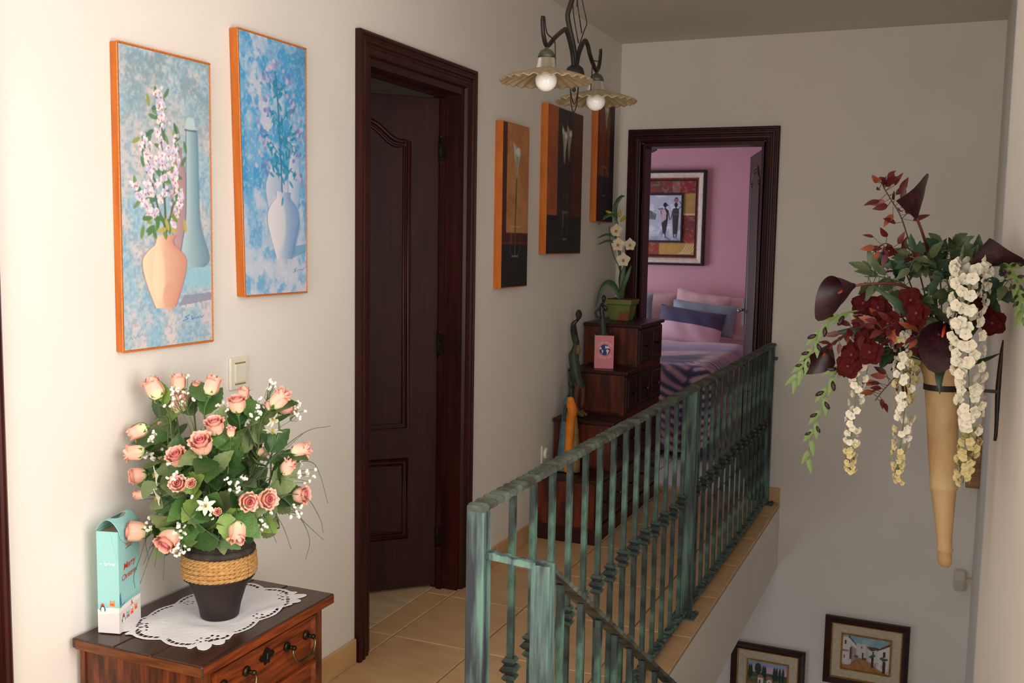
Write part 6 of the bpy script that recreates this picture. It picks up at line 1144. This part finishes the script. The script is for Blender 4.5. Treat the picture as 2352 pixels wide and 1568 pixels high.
# ================================================================== STAIRWELL DETAILS
ms = thing('motion_sensor', 'small cream motion sensor low in the stairwell corner', 'sensor', (1.95, 5.65, -.34)); b = MB(); b.box((1.912, 5.62, -.34), (1.972, 5.66, -.226)); mk('sensor_housing', b, 'sensor', ms, bevel=.016, seg=4)
b = MB(); b.box((1.920, 5.6165, -.328), (1.962, 5.622, -.284)); mk('sensor_lens', b, 'sensor_lens', ms, bevel=.004); b = MB(); b.box((1.966, 5.635, -.29), (2.001, 5.655, -.27)); mk('sensor_bracket', b, 'sensor', ms)
wb = thing('wooden_wall_block', 'striped brown wooden block on the wall behind the horn tip', 'wall shelf', (1.97, 5.55, .25))
for k in range(4): b = MB(); b.box((1.936, 5.46, .25+k*.0625), (1.999, 5.64, .25+(k+1)*.0625-.001)); mk('slat', b, 'wood_block', wb, bevel=.002)

# ================================================================== BEDROOM
bd = thing('bed', 'bed made up with a fern patterned purple and pink duvet', 'bed', (-.38, 7.6, 0))
b = MB(); b.box((-1.15, 6.66, .06), (.37, 8.56, .30)); mk('bed_base', b, 'bed_base', bd, bevel=.01)
b = MB(); b.box((-1.15, 6.65, .30), (.38, 8.57, .56)); mk('mattress', b, 'sheet_pink', bd, bevel=.04, seg=4)
A = Art(170, 230, (62, 54, 84), 1.3); n = A.noise(5, 91); A.mix(.5*sm(.45, .7, n), (74, 64, 94)); A.mix(sm(.84, .93, A.v+.10*n), (206, 172, 186)); A.mix(.7*sm(.72, .80, A.v+.06*n)*(1-sm(.84, .9, A.v)), (158, 140, 180)); A.mix(.85*sm(.58, .70, A.v+.1*n)*sm(.55, .62, A.u)*(1-sm(.72, .78, A.v)), (186, 142, 150))
PK = [(198, 156, 162), (182, 138, 150), (206, 168, 178)]
def frond(u0, v0, u1, v1, lw, bend, k=12):
    for q in range(k):
        t = (q+.5)/k; u = u0+(u1-u0)*t+bend*math.sin(math.pi*t); v = v0+(v1-v0)*t; dx, dy = (u1-u0)+bend*math.pi*math.cos(math.pi*t), (v1-v0)*1.3; L_ = math.hypot(dx, dy); dx, dy = dx/L_, dy/L_; w = lw*math.sin(math.pi*(.12+.80*t))
        for sg in (-1, 1): A.stroke([(u+sg*(-dy)*.012, v+sg*dx*.012/1.3), (u+sg*(-dy)*w*.55+dx*w*.28, v+(sg*dx*w*.55+dy*w*.28)/1.3), (u+sg*(-dy)*w*.9+dx*w*.7, v+(sg*dx*w*.9+dy*w*.7)/1.3)], .0085, random.choice(PK), .9)
for f_ in ((.50, .02, .52, .40, .13, .0), (.50, .36, .51, .68, .13, .02), (.74, .02, .76, .36, .13, -.01), (.76, .30, .84, .62, .12, .03), (.25, .02, .27, .42, .14, 0), (.25, .4, .3, .74, .12, 0), (.62, .5, .66, .72, .08, 0), (.93, .02, .92, .6, .10, 0), (.06, .1, .08, .7, .12, 0)): frond(*f_)
sN, tN = A.nx, A.ny; s_ = (A.u-.5)*2.55-.38; t_ = 6.06+A.v*(8.12-6.06)
ex = np.maximum(0, s_-.30); dx_ = np.where(ex > .12, ex-.12, 0); xx = np.where(s_ > .30, .30+.12*np.sin(np.minimum(ex/.12, 1)*math.pi/2)+.03*np.minimum(1, dx_), np.maximum(s_, -1.22)); zs = -np.where(ex > 0, .12*(1-np.cos(np.minimum(ex/.12, 1)*math.pi/2))+dx_, 0)
ey = np.maximum(0, 6.70-t_); dy_ = np.where(ey > .12, ey-.12, 0); yy_ = np.where(t_ < 6.70, 6.70-.12*np.sin(np.minimum(ey/.12, 1)*math.pi/2)-.02*dy_, t_); zt = -np.where(ey > 0, .12*(1-np.cos(np.minimum(ey/.12, 1)*math.pi/2))+dy_, 0)
hb = .63+.035*(vnoise(tN, sN, 7, 6, 93, 3)-.5)+.03*np.exp(-((t_-7.95)/.12)**2); zz2 = np.maximum(.05, hb+np.minimum(zs, zt)+.0*zs); fold = .018*np.sin(s_*26+3*vnoise(tN, sN, 4, 3, 94, 2))*np.clip(dy_*3, 0, 1)
link('duvet', grid_mesh('duvet', np.stack([xx, yy_+fold, zz2], -1), np.clip(A.img, 0, 255), 'duvet_vc', ORG[bd.name]), bd)
def cushion(name, label, c, w, h, th_, ux, uz, m, split=None, group='pillows on the bed'):
    ux = Vector(ux).normalized(); uz = Vector(uz); uz = (uz-ux*uz.dot(ux)).normalized(); un = ux.cross(uz); c = Vector(c); t = thing(name, label, 'pillow', tuple(c-uz*h/2), group)
    for side in (-1, 1):
        def fn(u, v, sd=side):
            p, q = u*2-1, v*2-1; bul = max(0, (1-abs(p)**2.6))**.55*max(0, (1-abs(q)**2.6))**.55; pin = 1-.06*(1-abs(q)**2) if abs(p) > .9 else 1
            return c+ux*(p*w/2*(1-.05*(1-q*q)*abs(p)**4))+uz*(q*h/2*(1-.06*(1-p*p)*abs(q)**4))+un*(sd*th_/2*bul+.004*math.sin(p*9+q*4)*bul)
        if split is None: b = MB(); b.sheet(fn, 24, 20); mk('pillow_face', b, m, t, smooth=True)
        else:
            b = MB(); b.sheet(lambda u, v: fn(u, v*split), 24, 12); mk('pillow_lower_half', b, 'pillow_pink', t, smooth=True); b = MB(); b.sheet(lambda u, v: fn(u, split+v*(1-split)), 24, 12); mk('pillow_upper_half', b, m, t, smooth=True)
    return t
cushion('pillow', 'large pale pink pillow against the wall, at the left', (-.66, 8.50, .83), .66, .38, .14, (1, 0, 0), (0, .15, 1), 'sheet_pink')
cushion('pillow', 'large pale pink pillow against the wall, at the right by the door', (.16, 8.51, .82), .70, .38, .14, (1, 0, -.03), (0, .15, 1), 'sheet_pink')
cushion('pillow', 'pale pillow corner peeking up behind the grey satin pillow', (-.09, 8.37, .875), .46, .34, .10, (1, 0, -.15), (.05, .2, 1), 'sheet_pink')
cushion('pillow', 'blue grey satin pillow behind the two tone pillow', (-.03, 8.22, .83), .54, .27, .13, (1, .02, -.09), (.12, .30, 1), 'pillow_grey')
cushion('pillow', 'two tone pillow, dark purple above and dusty pink below', (-.09, 8.03, .775), .54, .30, .17, (1, .02, -.12), (.13, .40, 1), 'pillow_dark', .5)
cushion('pillow', 'blue grey pillow at the left, cut off by the door casing', (-.66, 8.22, .85), .42, .32, .13, (1, 0, .08), (.05, .25, 1), 'pillow_grey')
fn_ = thing('ceiling_fan', 'dark ceiling fan blade showing at the top of the bedroom doorway', 'ceiling fan', (-.80, 7.25, 2.58)); fc_ = Vector((-.80, 7.25, 2.128))
b = MB(); b.tube([fc_+Vector((0, 0, .05)), (-.80, 7.25, 2.58)], .012, 10); mk('fan_rod', b, 'fan_blade', fn_); b = MB(); b.lathe([(0, -.06), (.05, -.05), (.09, -.02), (.09, .03), (.04, .06), (0, .06)], tuple(fc_), 24, cap=False); mk('fan_hub', b, 'fan_blade', fn_, smooth=True)
for k in range(4):
    a = -.08+k*math.pi/2; d = Vector((math.cos(a), math.sin(a), -.03)); sd_ = Vector((-math.sin(a), math.cos(a), .42)).normalized(); b = MB()
    q = [(.08, -.03), (.16, -.055), (.55, -.068), (.605, -.055), (.62, 0), (.605, .055), (.55, .068), (.16, .055), (.08, .03)]; b.prism([fc_+d*u+sd_*v for u, v in q], d.cross(sd_).normalized()*.008); mk('fan_blade', b, 'fan_blade', fn_)
